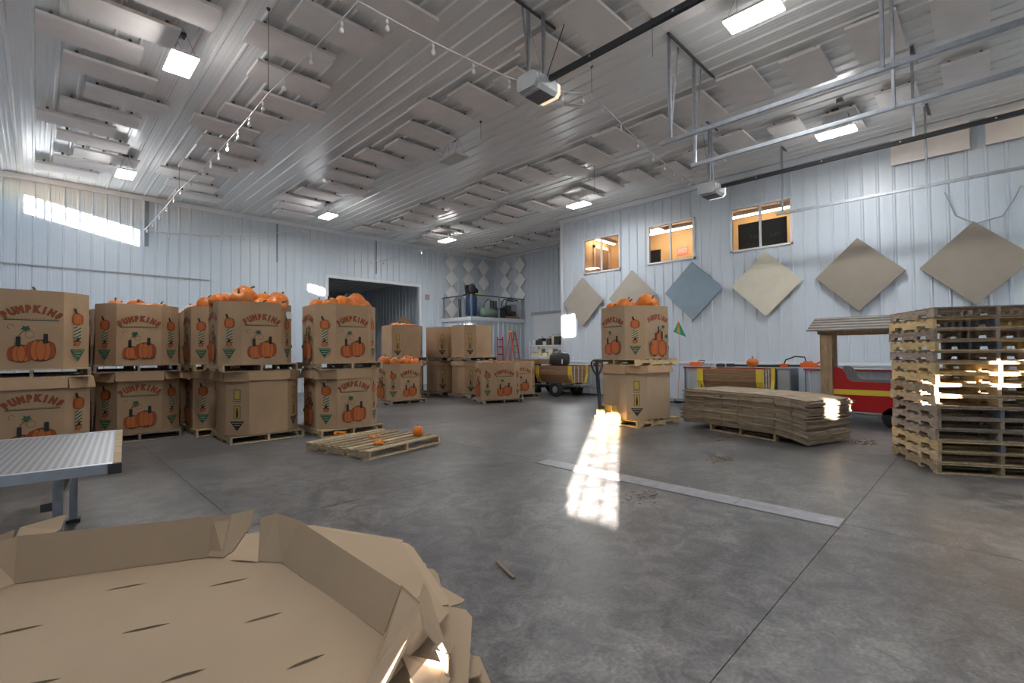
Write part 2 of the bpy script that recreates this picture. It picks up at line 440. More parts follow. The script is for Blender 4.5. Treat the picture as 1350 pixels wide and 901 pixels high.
# office behind the right wall
def struct_box(name, m, *b): return tag(MB().box(*b).build(name, m), kind='structure')
struct_box('floor_office', 'office_door', XR + 0.04, 2.6, 4.0, 17.2, 11.3, 4.05)
struct_box('ceiling_office', 'office_ceiling', XR + 0.04, 2.6, 6.03, 17.2, 11.3, 6.08)
struct_box('wall_office_back', 'office_wall', 17.2, 2.6, 4.0, 17.25, 11.3, 6.08)
struct_box('wall_office_end', 'office_wall', XR + 0.04, 11.25, 4.05, 17.2, 11.3, 6.03)
struct_box('wall_office_near', 'office_wall', XR + 0.04, 2.6, 4.05, 17.2, 2.65, 6.03)
for i, (a, b) in enumerate(WIN):
    w = struct('window_%d' % (i + 1)); t = 0.055
    mb = MB()
    for q in ((b, WZ0, a, WZ0 + t), (b, WZ1 - t, a, WZ1), (b, WZ0, b + t, WZ1), (a - t, WZ0, a, WZ1)): mb.box(XR - 0.05, q[0], q[1], XR + 0.04, q[2], q[3])
    mb.build('window_frame', 'white_plastic', w)
    MB().box(XR - 0.03, (a + b) / 2 - 0.03, WZ0 + t, XR + 0.02, (a + b) / 2 + 0.03, WZ1 - t).build('window_mullion', 'white_plastic', w)
    for q0, q1 in ((b + t, (a + b) / 2 - 0.03), ((a + b) / 2 + 0.03, a - t)):
        MB().box(XR - 0.004, q0, WZ0 + t, XR + 0.004, q1, WZ1 - t).build('window_pane', 'window_glass', w)
# ---------------------------------------------------------------- pallets
def stringer_mesh(Lx):
    h = Lx / 2; z0, z1 = 0.016, 0.109; n = 0.2; w = 0.115; d = 0.038
    pr = [(-h, z0), (-n - w, z0), (-n - w + 0.02, z0 + d), (-n + w - 0.02, z0 + d), (-n + w, z0)]
    pr = [(-h, z0)]
    for c in (-0.31, 0.31): pr += [(c - 0.12, z0), (c - 0.10, z0 + d), (c + 0.10, z0 + d), (c + 0.12, z0)]
    pr += [(h, z0), (h, z1), (-h, z1)]
    T = Matrix(((1, 0, 0, 0), (0, 0, -1, 0.019), (0, 1, 0, 0), (0, 0, 0, 1)))
    return MB().prism(pr, 0.038, 0, T)
PM = {}
def make_pallet(loc, rz, label, m='pallet_wood', Lx=1.2, Ly=1.2, group=None, nd=7, blue=False):
    """stringers run along local x, deck boards along local y"""
    rnd = random.Random(int(abs(loc[0]) * 1000 + abs(loc[1]) * 77 + loc[2] * 991))
    r = thing('pallet', label, 'pallet', loc, rz, group)
    k = (m, Lx, Ly)
    if k not in PM:
        PM[k] = (stringer_mesh(Lx).mesh('stringer', m), MB().box(-0.07, -Ly / 2, 0.109, 0.07, Ly / 2, 0.127).mesh('deck_board', m),
                 MB().box(-0.05, -Ly / 2, 0.109, 0.05, Ly / 2, 0.127).mesh('deck_board_narrow', m), MB().box(-0.05, -Ly / 2, 0, 0.05, Ly / 2, 0.016).mesh('bottom_board', m),
                 stringer_mesh(Lx).mesh('stringer_blue', 'pallet_blue'))
    S, D, Dn, Bt, Sb = PM[k]
    for y, bl in ((-Ly / 2 + 0.019, 0), (0, blue), (Ly / 2 - 0.019, 0)): link('stringer', Sb if bl else S, r, (0, y, 0))
    for i in range(nd):
        e = i in (0, nd - 1)
        x = -Lx / 2 + 0.07 + (Lx - 0.14) * i / (nd - 1)
        link('deck_board', D if e else Dn, r, (x + (0 if e else rnd.uniform(-0.012, 0.012)), rnd.uniform(-0.006, 0.006), 0))
    for i in range(4):
        link('bottom_board', Bt, r, (-Lx / 2 + 0.05 + (Lx - 0.1) * i / 3, rnd.uniform(-0.006, 0.006), 0))
    return r
PH = 0.127

# ---------------------------------------------------------------- flat print on the bins
PR = ['print_orange', 'print_orange_dark', 'print_brown', 'print_black', 'print_green', 'print_yellow', 'print_pale', 'paper_white']
O_, OD, BR, BK, GR, YE, PA, WH = range(8)
class Print(MB):
    def poly(s, pts, mi, lay): return s.face([(x, -0.0012 - 0.0005 * lay, z) for x, z in pts], mi)
    def ell(s, cx, cz, rx, rz, mi, lay, n=20): return s.poly([(cx + rx * math.cos(2 * math.pi * k / n), cz + rz * math.sin(2 * math.pi * k / n)) for k in range(n)], mi, lay)
    def line(s, pts, w, mi, lay):
        for (x0, z0), (x1, z1) in zip(pts[:-1], pts[1:]):
            dx, dz = x1 - x0, z1 - z0; l = math.hypot(dx, dz) or 1; nx, nz = -dz / l * w / 2, dx / l * w / 2
            s.poly([(x0 - nx, z0 - nz), (x1 - nx, z1 - nz), (x1 + nx, z1 + nz), (x0 + nx, z0 + nz)], mi, lay)
        return s
    def pumpkin(s, cx, cz, rx, rz, lay):
        s.ell(cx, cz, rx * 1.05, rz * 1.05, BR, lay)
        for k, t in enumerate((-0.68, 0.68, -0.36, 0.36, 0.0)):
            w = rx * (0.34 if abs(t) > 0.5 else 0.33); h = rz * (0.80 if abs(t) > 0.5 else 0.94)
            s.ell(cx + t * rx, cz, w * 1.06, h * 1.03, BR if k else OD, lay + 1 + 2 * k, 16)
            s.ell(cx + t * rx, cz, w * 0.93, h * 0.97, O_ if abs(t) < 0.5 else OD, lay + 2 + 2 * k, 16)
        return s
    def leaf(s, cx, cz, r, lay):
        return s.poly([(cx + r * math.cos(a) * q, cz + r * math.sin(a) * q * 0.8) for a, q in [(2 * math.pi * k / 10 + 0.3, 1.0 if k % 2 else 0.55) for k in range(10)]], GR, lay)
def letters(word, size):
    out = []
    for ch in word:
        for off in (0.10, 0.045):
            c = bpy.data.curves.new('letter', 'FONT'); c.body = ch; c.size = size; c.align_x = 'CENTER'; c.offset = off * size; c.resolution_u = 2
            o = bpy.data.objects.new('letter', c); COL.objects.link(o)
            dg = bpy.context.evaluated_depsgraph_get(); me = o.evaluated_get(dg).to_mesh()
            vs = [v.co.copy() for v in me.vertices]; fs = [tuple(p.vertices) for p in me.polygons]
            o.evaluated_get(dg).to_mesh_clear(); COL.objects.unlink(o); bpy.data.objects.remove(o); bpy.data.curves.remove(c)
            out.append((vs, fs))
    return out
LET = letters('PUMPKINS', 0.1)
LETS = letters('PUMPKINS', 0.022)
def arc_word(pb, cz, width, rise, lay):
    n = 8; Rr = (width * width / 4 + rise * rise) / (2 * rise); A = math.asin(width / 2 / Rr)
    for i in range(n):
        a = (-1 + 2 * (i + 0.5) / n) * A
        for j in (0, 1):
            vs, fs = LET[2 * i + j]; ln = lay + j
            q = []
            for v in vs:
                x, z = v.x * 0.90, v.y * 1.22
                X = x * math.cos(a) + (Rr + z) * math.sin(a); Z = -x * math.sin(a) + (Rr + z) * math.cos(a) - Rr
                q.append((X, -0.0012 - 0.0005 * ln, cz + Z))
            pb.raw(q, fs, BR if j == 0 else OD)
def d_heading(pb):
    arc_word(pb, 0.765, 0.52, 0.105, 0)
    pb.line([(-0.265, 0.655), (0.265, 0.655)], 0.012, GR, 0)
    for k in range(14): pb.line([(-0.255 + k * 0.036, 0.672), (-0.255 + k * 0.036 + 0.022, 0.672)], 0.006, BR, 0)
def pair_mesh():
    pb = Print(); d_heading(pb)
    pb.pumpkin(-0.10, 0.205, 0.125, 0.115, 0); pb.pumpkin(0.085, 0.245, 0.145, 0.145, 14)
    for x, z, t in ((-0.13, 0.33, 0), (0.13, 0.37, 0.0)):
        pb.poly([(x - 0.022, z - 0.03), (x + 0.026, z - 0.03), (x + 0.024, z + 0.10), (x - 0.02, z + 0.10)], BK, 28)
    pb.leaf(-0.06, 0.54, 0.055, 28)
    pts = [(-0.20 + 0.03 * math.cos(a), 0.56 + 0.03 * math.sin(a)) for a in [k * 0.5 for k in range(10)]]
    pb.line(pts, 0.005, BR, 0)
    pb.line([(-0.06, 0.53), (-0.10, 0.48), (-0.13, 0.43)], 0.007, BK, 0)
    pb.line([(-0.02 + 0.045 * math.cos(a), 0.46 + 0.045 * math.sin(a)) for a in [k * 0.5 for k in range(13)]], 0.005, BR, 0)
    return pb.mesh('printed_pumpkin_pair', PR)
def triple_mesh():
    pb = Print(); arc_word(pb, 0.80, 0.50, 0.09, 0)
    pb.pumpkin(0.05, 0.42, 0.10, 0.15, 0); pb.pumpkin(-0.10, 0.23, 0.14, 0.17, 14); pb.pumpkin(0.11, 0.21, 0.13, 0.165, 26)
    for x, z in ((-0.08, 0.43), (0.10, 0.46), (0.0, 0.56)): pb.poly([(x - 0.018, z - 0.06), (x + 0.02, z - 0.06), (x + 0.026, z + 0.09), (x - 0.012, z + 0.09)], BK, 40)
    pb.leaf(0.14, 0.64, 0.06, 40); pb.leaf(0.23, 0.45, 0.07, 40); pb.leaf(-0.22, 0.30, 0.06, 40)
    pb.line([(0.13, 0.63), (0.09, 0.57), (0.07, 0.52)], 0.008, BK, 0)
    return pb.mesh('printed_pumpkin_heap', PR)
def pole_mesh():
    pb = Print()
    pb.pumpkin(0.0, 0.69, 0.088, 0.088, 0)
    pb.poly([(-0.045, 0.77), (-0.005, 0.77), (-0.03, 0.84), (-0.065, 0.84)], BK, 14)
    pb.poly([(-0.055, 0.30), (0.055, 0.30), (0.055, 0.60), (-0.055, 0.60)], PA, 0)
    for k in range(6):
        z = 0.31 + k * 0.048
        pb.poly([(-0.055, z), (-0.055, z + 0.02), (0.055, z + 0.075), (0.055, z + 0.055)] if z + 0.075 < 0.61 else [(-0.055, z), (-0.055, z + 0.02), (0.0, z + 0.045), (0.0, z + 0.025)], GR if k > 1 else BK, 1)
    pb.pumpkin(0.0, 0.345, 0.045, 0.04, 2)
    pb.poly([(-0.025, 0.37), (0.025, 0.37), (0.015, 0.43), (-0.02, 0.42)], BK, 14)
    pb.poly([(-0.115, 0.26), (0.115, 0.26), (0.0, 0.085)], GR, 14)
    x = -0.085
    for i in range(8):
        vs, fs = LETS[2 * i + 1]; pb.raw([(x + v.x, -0.0012 - 0.008, 0.232 + v.y) for v in vs], fs, PA); x += 0.0243
    pb.line([(-0.055, 0.205), (0.055, 0.205)], 0.010, PA, 15); pb.line([(-0.035, 0.165), (0.035, 0.165)], 0.010, PA, 15)
    return pb.mesh('printed_pole_arrow', PR)
def plain_mesh():
    pb = Print()
    for z0, z1, y in ((0.60, 0.77, 1), (0.28, 0.50, 1)):
        pb.poly([(-0.055, z0), (0.055, z0), (0.055, z1), (-0.055, z1)], BK, 0); pb.poly([(-0.045, z0 + 0.01), (0.045, z0 + 0.01), (0.045, z1 - 0.01), (-0.045, z1 - 0.01)], YE, 1)
    pb.ell(0, 0.385, 0.022, 0.085, BR, 2); pb.ell(0, 0.34, 0.02, 0.05, BK, 3)
    pb.line([(-0.075, 0.575), (0.075, 0.575)], 0.010, BR, 0); pb.line([(-0.065, 0.545), (0.065, 0.545)], 0.008, BR, 0)
    pb.poly([(-0.12, 0.235), (0.12, 0.235), (0.0, 0.07)], BK, 0)
    pb.line([(-0.08, 0.205), (0.08, 0.205)], 0.009, PA, 1); pb.line([(-0.05, 0.165), (0.05, 0.165)], 0.009, PA, 1)
    return pb.mesh('printed_caution_arrow', PR)
P_PAIR, P_TRIPLE, P_POLE, P_PLAIN = pair_mesh(), triple_mesh(), pole_mesh(), plain_mesh()

def octagon(W, c):
    h = W / 2
    return [(-h + c, -h), (h - c, -h), (h, -h + c), (h, h - c), (h - c, h), (-h + c, h), (-h, h - c), (-h, -h + c)]
BIN = {}
def make_bin(loc, rz, label, H=1.06, W=1.18, c=0.28, style='print', first='pair', group=None, m='cardboard', tagged=False, nm='pumpkin_bin'):
    r = thing(nm, label, 'cardboard bin', loc, rz, group)
    k = (H, W, c, m)
    if k not in BIN:
        o = octagon(W, c); i_ = octagon(W - 0.03, c - 0.006); mb = MB(); n = 8; rn = random.Random(3)
        bow = 0.012
        for a in range(n):
            b = (a + 1) % n
            mid0 = ((o[a][0] + o[b][0]) / 2, (o[a][1] + o[b][1]) / 2); l = math.hypot(*mid0)
            mm = (mid0[0] * (1 + bow / l), mid0[1] * (1 + bow / l))
            for p, q in ((o[a], mm), (mm, o[b])):
                mb.face(((p[0], p[1], 0), (q[0], q[1], 0), (q[0], q[1], H), (p[0], p[1], H)))
                mb.face(((p[0], p[1], H), (q[0], q[1], H), (q[0] * 0.975, q[1] * 0.975, H), (p[0] * 0.975, p[1] * 0.975, H)))
                mb.face(((p[0] * 0.975, p[1] * 0.975, H), (q[0] * 0.975, q[1] * 0.975, H), (q[0] * 0.975, q[1] * 0.975, 0.02), (p[0] * 0.975, p[1] * 0.975, 0.02)))
        mb.face([(p[0], p[1], 0.02) for p in o]); mb.face([(p[0], p[1], 0.0) for p in reversed(o)])
        BIN[k] = mb.mesh('bin_body', m)
    body = link('body', BIN[k], r)
    o = octagon(W, c)
    for a in range(8):
        b = (a + 1) % 8; wide = a % 2 == 0
        nx, ny = (o[a][0] + o[b][0]) / 2, (o[a][1] + o[b][1]) / 2; l = math.hypot(nx, ny)
        ang = math.atan2(nx, -ny)        # rotation about z taking the -y face to this one
        if style == 'print':
            if wide: me = P_PAIR if (a // 2 % 2 == 0) == (first == 'pair') else P_TRIPLE; nmz = 'printed_pumpkins'
            else: me = P_POLE; nmz = 'printed_pole'
        else:
            if wide: continue
            me = P_PLAIN; nmz = 'printed_arrow'
        off = l + 0.0125
        s = H / 1.06
        link(nmz, me, r, mw=Matrix.Translation((nx / l * off, ny / l * off, 0)) @ Matrix.Rotation(ang, 4, 'Z') @ Matrix.Diagonal((1 if wide else 1, 1, s, 1)))
    if tagged:
        MB().box(0.44, -0.47, 0.80, 0.53, -0.469, 0.93, T=Matrix.Rotation(0, 4, 'Z')).build('paper_tag', 'paper_white', r)
    return r
def make_lid(loc, rz, label, W=1.2, c=0.285, skirt=0.15):
    """cardboard cap with a folded skirt that sits over a lower bin"""
    r = thing('bin_cover', label, 'cover', loc, rz, 'cardboard covers between the stacked bins')
    o = octagon(W + 0.06, c); rn = random.Random(int(loc[0] * 99 + loc[1] * 55))
    MB().prism(o, 0.012, z0=0.0).build('top_sheet', 'cardboard', r)
    for a in range(8):
        b = (a + 1) % 8; p, q = Vector((*o[a], 0.006)), Vector((*o[b], 0.006))
        nrm = Vector(((o[a][0] + o[b][0]) / 2, (o[a][1] + o[b][1]) / 2, 0)).normalized(); fl_ = nrm * rn.uniform(0.005, 0.035)
        dz = skirt * rn.uniform(0.9, 1.08)
        pts = [p, q, q + fl_ + Vector((0, 0, -dz)), p + fl_ + Vector((0, 0, -dz * rn.uniform(0.88, 1.05)))]
        mb = MB(); t = nrm * 0.006
        mb.face([x + t for x in pts]); mb.face([x for x in reversed(pts)])
        for i in range(4): mb.face((pts[i], pts[(i + 1) % 4], pts[(i + 1) % 4] + t, pts[i] + t))
        mb.build('skirt_flap', 'cardboard', r)
    return r

# ---------------------------------------------------------------- pumpkins
def pumpkin_meshes(seed, squash):
    rn = random.Random(seed); nb, n, mrows = rn.choice((9, 10, 11)), 44, 12
    vs = []; fs = []; tilt = rn.uniform(-0.08, 0.08); ph = rn.uniform(0, 6)
    for i in range(mrows + 1):
        t = -math.pi / 2 + math.pi * i / mrows
        for k in range(n):
            a = 2 * math.pi * k / n
            rib = 1 - 0.055 * (0.5 + 0.5 * math.cos(nb * a)) ** 2.2 * math.cos(t) ** 0.4 if math.cos(t) > 1e-6 else 1
            ct = max(0.0, math.cos(t)) ** 0.85
            rr = ct * rib * (1 + 0.04 * math.sin(a + ph))
            dz = -0.12 * math.exp(-(max(0, math.cos(t)) / 0.34) ** 2) * (1 if t > 0 else -1)
            vs.append((rr * math.cos(a) + tilt * math.sin(t), rr * math.sin(a), squash * (math.sin(t) + dz)))
    for i in range(mrows):
        for k in range(n): fs.append((i * n + k, i * n + (k + 1) % n, (i + 1) * n + (k + 1) % n, (i + 1) * n + k))
    sk = MB().raw(vs, fs, 0, True).mesh('skin', 'pumpkin_skin')
    z = squash * 0.86
    st = MB().tube([(tilt, 0, z - 0.04), (tilt, 0.01, z + 0.10), (tilt + 0.05, 0.03, z + 0.25), (tilt + 0.17, 0.05, z + 0.36)], [0.17, 0.105, 0.085, 0.10], 7).mesh('stem', 'pumpkin_stem')
    return sk, st
PUM = [pumpkin_meshes(s, q) for s, q in ((1, 0.86), (2, 0.98), (3, 0.76), (4, 0.90), (5, 1.08))]
def make_pumpkin(loc, r, label, group=None, v=None, rot=None, rn=random):
    v = rn.randrange(len(PUM)) if v is None else v
    o = thing('pumpkin', label, 'pumpkin', loc, 0, group)
    o.rotation_euler = rot if rot else (rn.uniform(-0.7, 0.7), rn.uniform(-0.7, 0.7), rn.uniform(0, 6.28))
    o.scale = (r, r, r)
    link('skin', PUM[v][0], o); link('stem', PUM[v][1], o)
    return o
def screen_x(p):
    d = Vector(p) - Vector((0, 0, 1.5)); return d.dot(rt2) / d.dot(fwd)
def heap(pts, where, group):
    """pts: (x, y, z, r[, variant, rot]); labelled in order across the picture"""
    pts = sorted(pts, key=lambda p: screen_x(p[:3])); rn = random.Random(len(pts) * 17 + int(pts[0][0] * 100))
    for i, p in enumerate(pts):
        make_pumpkin(p[:3], p[3], 'orange pumpkin heaped in %s, %s from the left' % (where, ORD[i + 1]), group, p[4] if len(p) > 4 else None, p[5] if len(p) > 5 else None, rn)
def fill(cx, cy, z, rn, n_in=9, top=0, r=(0.13, 0.17), lift=0.0):
    out = []
    for i in range(n_in):
        a = 2 * math.pi * i / n_in + rn.uniform(-0.2, 0.2); d = 0.36 * rn.uniform(0.9, 1.08); q = rn.uniform(*r)
        out.append((cx + d * math.cos(a), cy + d * math.sin(a), z + lift + rn.uniform(-0.04, 0.02), q))
    out.append((cx + rn.uniform(-0.05, 0.05), cy, z + lift + 0.02, 0.17))
    for i in range(top):
        a = 2 * math.pi * i / max(1, top) + rn.uniform(0, 1); d = rn.uniform(0.15, 0.24)
        out.append((cx + d * math.cos(a), cy + d * math.sin(a), z + lift + 0.17 + rn.uniform(0, 0.03), rn.uniform(*r)))
    return out

# ---------------------------------------------------------------- the stacked bins on their pallets
Z1 = PH + 0.006; HL = 1.05; ZL = Z1 + HL + 0.003; Z2 = ZL + 0.014; Z3 = Z2 + PH; HU = 1.06
def stack(c_low, c_up, rot, desc, prz=R(90), low='print', upst='print', upper=True, lower=True, pm='pallet_wood', first='pair', firstu='pair', tagged=False, W=1.18, lid=True, plx=1.2, ply=1.2, cm='cardboard'):
    if lower:
        make_pallet((c_low[0], c_low[1], 0), rot + prz, 'floor pallet of ' + desc, pm, plx, ply)
        make_bin((c_low[0], c_low[1], Z1), rot, ('plain brown' if low == 'plain' else 'pumpkin printed') + ' lower bin of ' + desc, HL, W, style=low, first=first, m=cm)
    if upper:
        if lid: make_lid((c_low[0], c_low[1], ZL), rot, 'cardboard cover with folded skirt in ' + desc, W)
        make_pallet((c_up[0], c_up[1], Z2), rot + prz, 'raised wooden pallet in ' + desc, pm, plx, ply)
        make_bin((c_up[0], c_up[1], Z3), rot, ('plain brown' if upst == 'plain' else 'pumpkin printed') + ' upper bin of ' + desc, HU, W, style=upst, first=firstu, tagged=tagged, m=cm)
ZT = Z3 + HU
D = dict(A1='the stack behind the metal table', A2='the second stack from the left', A3='the stack with the white paper tag', A4='the stack right behind the empty floor pallet',
         A3b='the stack behind the paper tagged one', A3c='the farthest stack between the left ones', U1='the stack before the dark doorway', U2='the shaded plain stack behind',
         U3='the plain stack left of the ladder', J='the stack on the pallet jack')
stack((-0.02, 9.69), (-0.04, 9.69), R(0), D['A1'])
stack((1.35, 11.12), (1.33, 11.1), R(-5), D['A2'], pm='pallet_grey')
stack((-0.04, 11.02), (-0.04, 11.0), R(0), 'the stack hidden behind the one by the metal table', pm='pallet_grey')
stack((1.36, 12.46), (1.34, 12.45), R(0), 'the stack hidden behind the second one from the left', pm='pallet_grey')
stack((2.86, 9.42), (2.74, 9.41), R(0), D['A3'], low='plain', tagged=True)
stack((4.20, 8.92), (4.16, 8.89), R(-3), D['A4'])
stack((2.66, 10.78), (2.62, 10.75), R(0), D['A3b'], pm='pallet_yellow')
stack((2.76, 12.42), (2.74, 12.4), R(0), D['A3c'])
stack((8.75, 13.95), (8.72, 13.95), R(0), D['U1'], low='plain', upst='plain', pm='pallet_grey')
stack((10.5, 13.95), (10.45, 13.9), R(0), D['U2'], low='plain', upst='plain', pm='pallet_grey')
stack((10.48, 12.4), (10.45, 12.38), R(0), D['U3'], low='plain', upst='plain', pm='pallet_grey', W=1.22)
stack((8.93, 5.27), (8.92, 5.28), R(-13), D['J'], 0, low='plain', upst='print', pm='pallet_yellow', W=1.22, cm='cardboard_pale', firstu='triple')
for c, rz, lab, fst in (((7.68, 12.5), 0, 'single low bin with pumpkins beside the floor stacks', 'pair'), ((9.78, 10.42), -24, 'single low printed bin by the plain stacks', 'pair'),
                        ((11.29, 11.2), -20, 'low one half hidden behind the single printed bin', 'pair')):
    make_pallet((c[0], c[1], 0), R(rz + 90), 'grey pallet under ' + lab, 'pallet_grey')
    make_bin((c[0], c[1], Z1), R(rz), 'brown pumpkin printed cardboard bin, ' + lab, HL, first=fst)

rn = random.Random(11)
fa = fill(-0.04, 9.69, ZT - 0.115, rn, 8, 0)
heap(fa, 'the upper bin behind the metal table', 'pumpkins behind the metal table')
heap(fill(1.33, 11.1, ZT - 0.055, rn, 8, 0) , 'the second stack from the left', 'pumpkins in the second stack')
heap([(2.49, 9.07, ZT + 0.04, 0.185, 1, (0.5, -0.6, 0.3)), (2.62, 9.28, ZT + 0.13, 0.20, 3, (0.2, 0.5, 0.2)), (2.25, 9.45, ZT + 0.02, 0.16, 0), (2.78, 8.98, ZT - 0.05, 0.15, 2, (0.9, 0.2, 0)),
      (3.02, 9.0, ZT - 0.02, 0.17, 4, (1.3, 0.2, 0.5)), (2.95, 9.35, ZT + 0.07, 0.17, 0, (0, 0.2, 1)), (3.18, 9.35, ZT + 0.07, 0.19, 1, (0.2, -0.5, 3)), (3.14, 9.68, ZT + 0.05, 0.18, 0, (-0.3, -0.5, 3.1)), (3.08, 9.05, ZT - 0.12, 0.14, 2), (2.45, 9.75, ZT + 0.05, 0.17, 0), (2.75, 9.8, ZT + 0.05, 0.18, 3)],
     'the upper bin with a white paper tag', 'pumpkins in the tagged bin')
heap([(3.86, 8.62, ZT + 0.01, 0.15, 0, (0.2, -0.4, 0)), (4.10, 8.62, ZT + 0.03, 0.175, 1, (0.3, 0.2, 0)), (4.42, 8.75, ZT + 0.09, 0.185, 1, (0.4, 0.5, 1)), (4.28, 8.5, ZT - 0.06, 0.14, 2, (1.2, 0, 0)), (4.55, 8.62, ZT - 0.02, 0.135, 0, (0.5, 0.3, 2)),
      (4.62, 8.85, ZT + 0.03, 0.15, 3, (0, 0.3, 2)), (3.75, 8.95, ZT - 0.02, 0.15, 4, (0.2, -0.3, 3)), (4.1, 9.1, ZT + 0.0, 0.18, 0), (4.4, 9.15, ZT, 0.17, 1)],
     'the upper bin right behind the floor pallet', 'pumpkins in the bin behind the floor pallet')
heap([(2.28, 10.46, ZT + 0.03, 0.18, 1), (2.35, 10.75, ZT + 0.0, 0.17, 0), (2.42, 10.35, ZT - 0.02, 0.17, 3), (2.7, 10.5, ZT - 0.02, 0.18, 1), (2.85, 10.9, ZT, 0.17, 0)], 'the upper bin behind the tagged one', 'pumpkins behind the tagged bin')
heap([(2.40, 12.08, ZT + 0.02, 0.17, 1), (2.38, 12.4, ZT - 0.02, 0.17, 0), (2.6, 12.1, ZT - 0.03, 0.16, 3), (2.9, 12.4, ZT - 0.02, 0.18, 0)], 'the farthest upper bin on the left', 'pumpkins in the farthest left bin')
heap(fill(8.72, 13.95, ZT - 0.06, rn, 9, 0), 'the plain upper bin before the doorway', 'pumpkins before the doorway')
heap(fill(10.45, 12.38, ZT - 0.15, rn, 8, 0, (0.12, 0.14)), 'the plain upper bin left of the ladder', 'pumpkins left of the ladder')
heap(fill(10.45, 13.9, ZT - 0.15, rn, 8, 0, (0.12, 0.14)), 'the shaded plain upper bin', 'pumpkins in the shaded plain bin')
heap([(7.35, 12.15, 1.2, 0.16, 1), (7.62, 12.05, 1.22, 0.155, 0), (7.86, 12.25, 1.26, 0.165, 3), (7.95, 12.05, 1.20, 0.15, 0), (8.06, 12.35, 1.16, 0.15, 1), (7.5, 12.45, 1.2, 0.16, 0), (7.2, 12.5, 1.24, 0.17, 1), (7.75, 12.6, 1.18, 0.16, 3), (7.35, 12.8, 1.2, 0.17, 0)],
     'the single low bin beside the floor stacks', 'pumpkins in the single low bin')
heap([(9.6, 10.25, 1.1, 0.12, 2), (9.95, 10.15, 1.1, 0.12, 0), (10.1, 10.5, 1.1, 0.13, 3), (9.7, 10.6, 1.1, 0.13, 0)], 'the single low printed bin', 'pumpkins in the single low printed bin')
heap([(8.60, 5.62, ZT + 0.0, 0.125, 2, (0.9, -0.3, 0)), (8.74, 5.38, ZT + 0.05, 0.17, 0, (0.8, 0.2, 0)), (9.0, 5.04, ZT + 0.11, 0.185, 1, (0.9, -0.5, 0.4)), (8.95, 5.45, ZT + 0.08, 0.15, 3, (0.2, 0, 0)), (9.2, 4.98, ZT + 0.0, 0.12, 2, (0.3, 0, 0)),
      (9.28, 5.10, ZT + 0.07, 0.185, 4, (0.2, 0.75, 0.3)), (9.2, 5.4, ZT + 0.02, 0.16, 0), (8.9, 5.7, ZT + 0.0, 0.16, 1)], 'the printed bin over the pallet jack', 'pumpkins over the pallet jack')
# ---------------------------------------------------------------- tall stack of empty pallets
tones = ['pallet_grey', 'pallet_yellow', 'pallet_grey', 'pallet_yellow', 'pallet_grey', 'pallet_yellow', 'pallet_yellow', 'pallet_wood', 'pallet_wood', 'pallet_grey', 'pallet_grey', 'pallet_grey', 'pallet_yellow', 'pallet_wood', 'pallet_wood']
rn = random.Random(5)
NS = 15
for i in range(NS):
    k = NS - 1 - i
    fl_ = 0.018 if k in () else 0
    make_pallet((8.39 + rn.uniform(-0.012, 0.012), 0.186 + rn.uniform(-0.012, 0.012), i * 0.1325), R(26.8 + rn.uniform(-0.6, 0.6)),
                'worn wooden pallet, %s from the top of the tall pallet stack' % ORD[k + 1], tones[k], 1.2, 1.22, 'pallets in the tall stack', blue=k in (1, 3, 9, 12))

# empty pallet on the floor with a pumpkin and scraps
ep = make_pallet((3.86, 6.98, 0), R(12.5), 'low grey wooden pallet with crushed pumpkin on it, alone on the floor', 'pallet_wood', 1.42, 1.5, nd=8)
ep.rotation_euler.z = R(12.5) + R(90)
make_pumpkin((4.45, 6.66, PH + 0.075), 0.088, 'small round orange pumpkin standing on the empty floor pallet', None, 4, (0, 0, 0.4))
def scrap(loc, sx, sy, sz, label, seed):
    rn = random.Random(seed); o = thing('pumpkin_scrap', label, 'pumpkin scrap', loc, rn.uniform(0, 3), 'crushed pumpkin scraps on the pallet')
    for k in range(6):
        mb = MB(); n = 7; x, y = rn.uniform(-sx, sx) * 0.7, rn.uniform(-sy, sy) * 0.7; q = rn.uniform(0.5, 1.0)
        a0 = rn.uniform(0, 6); ring = [Vector((x + sx * 0.55 * q * math.cos(a0 + 6.283 * j / n) * rn.uniform(0.6, 1.1), y + sy * 0.6 * q * math.sin(a0 + 6.283 * j / n) * rn.uniform(0.6, 1.1), rn.uniform(0.005, sz))) for j in range(n)]
        top = Vector((x, y, sz * rn.uniform(0.7, 1.2)))
        for j in range(n): mb.face((ring[j], ring[(j + 1) % n], top)); mb.face((ring[(j + 1) % n], ring[j], Vector((x, y, 0.001))))
        mb.build('shard', 'pumpkin_flesh', o)
    return o
scrap((3.72, 7.72, PH), 0.19, 0.09, 0.05, 'flattened orange pumpkin scrap near the far corner of the floor pallet', 2)
scrap((3.86, 7.05, PH), 0.12, 0.08, 0.05, 'small broken pumpkin scrap in the middle of the floor pallet', 4)
scrap((3.66, 6.42, PH), 0.15, 0.10, 0.07, 'broken orange pumpkin scrap at the near edge of the floor pallet', 6)

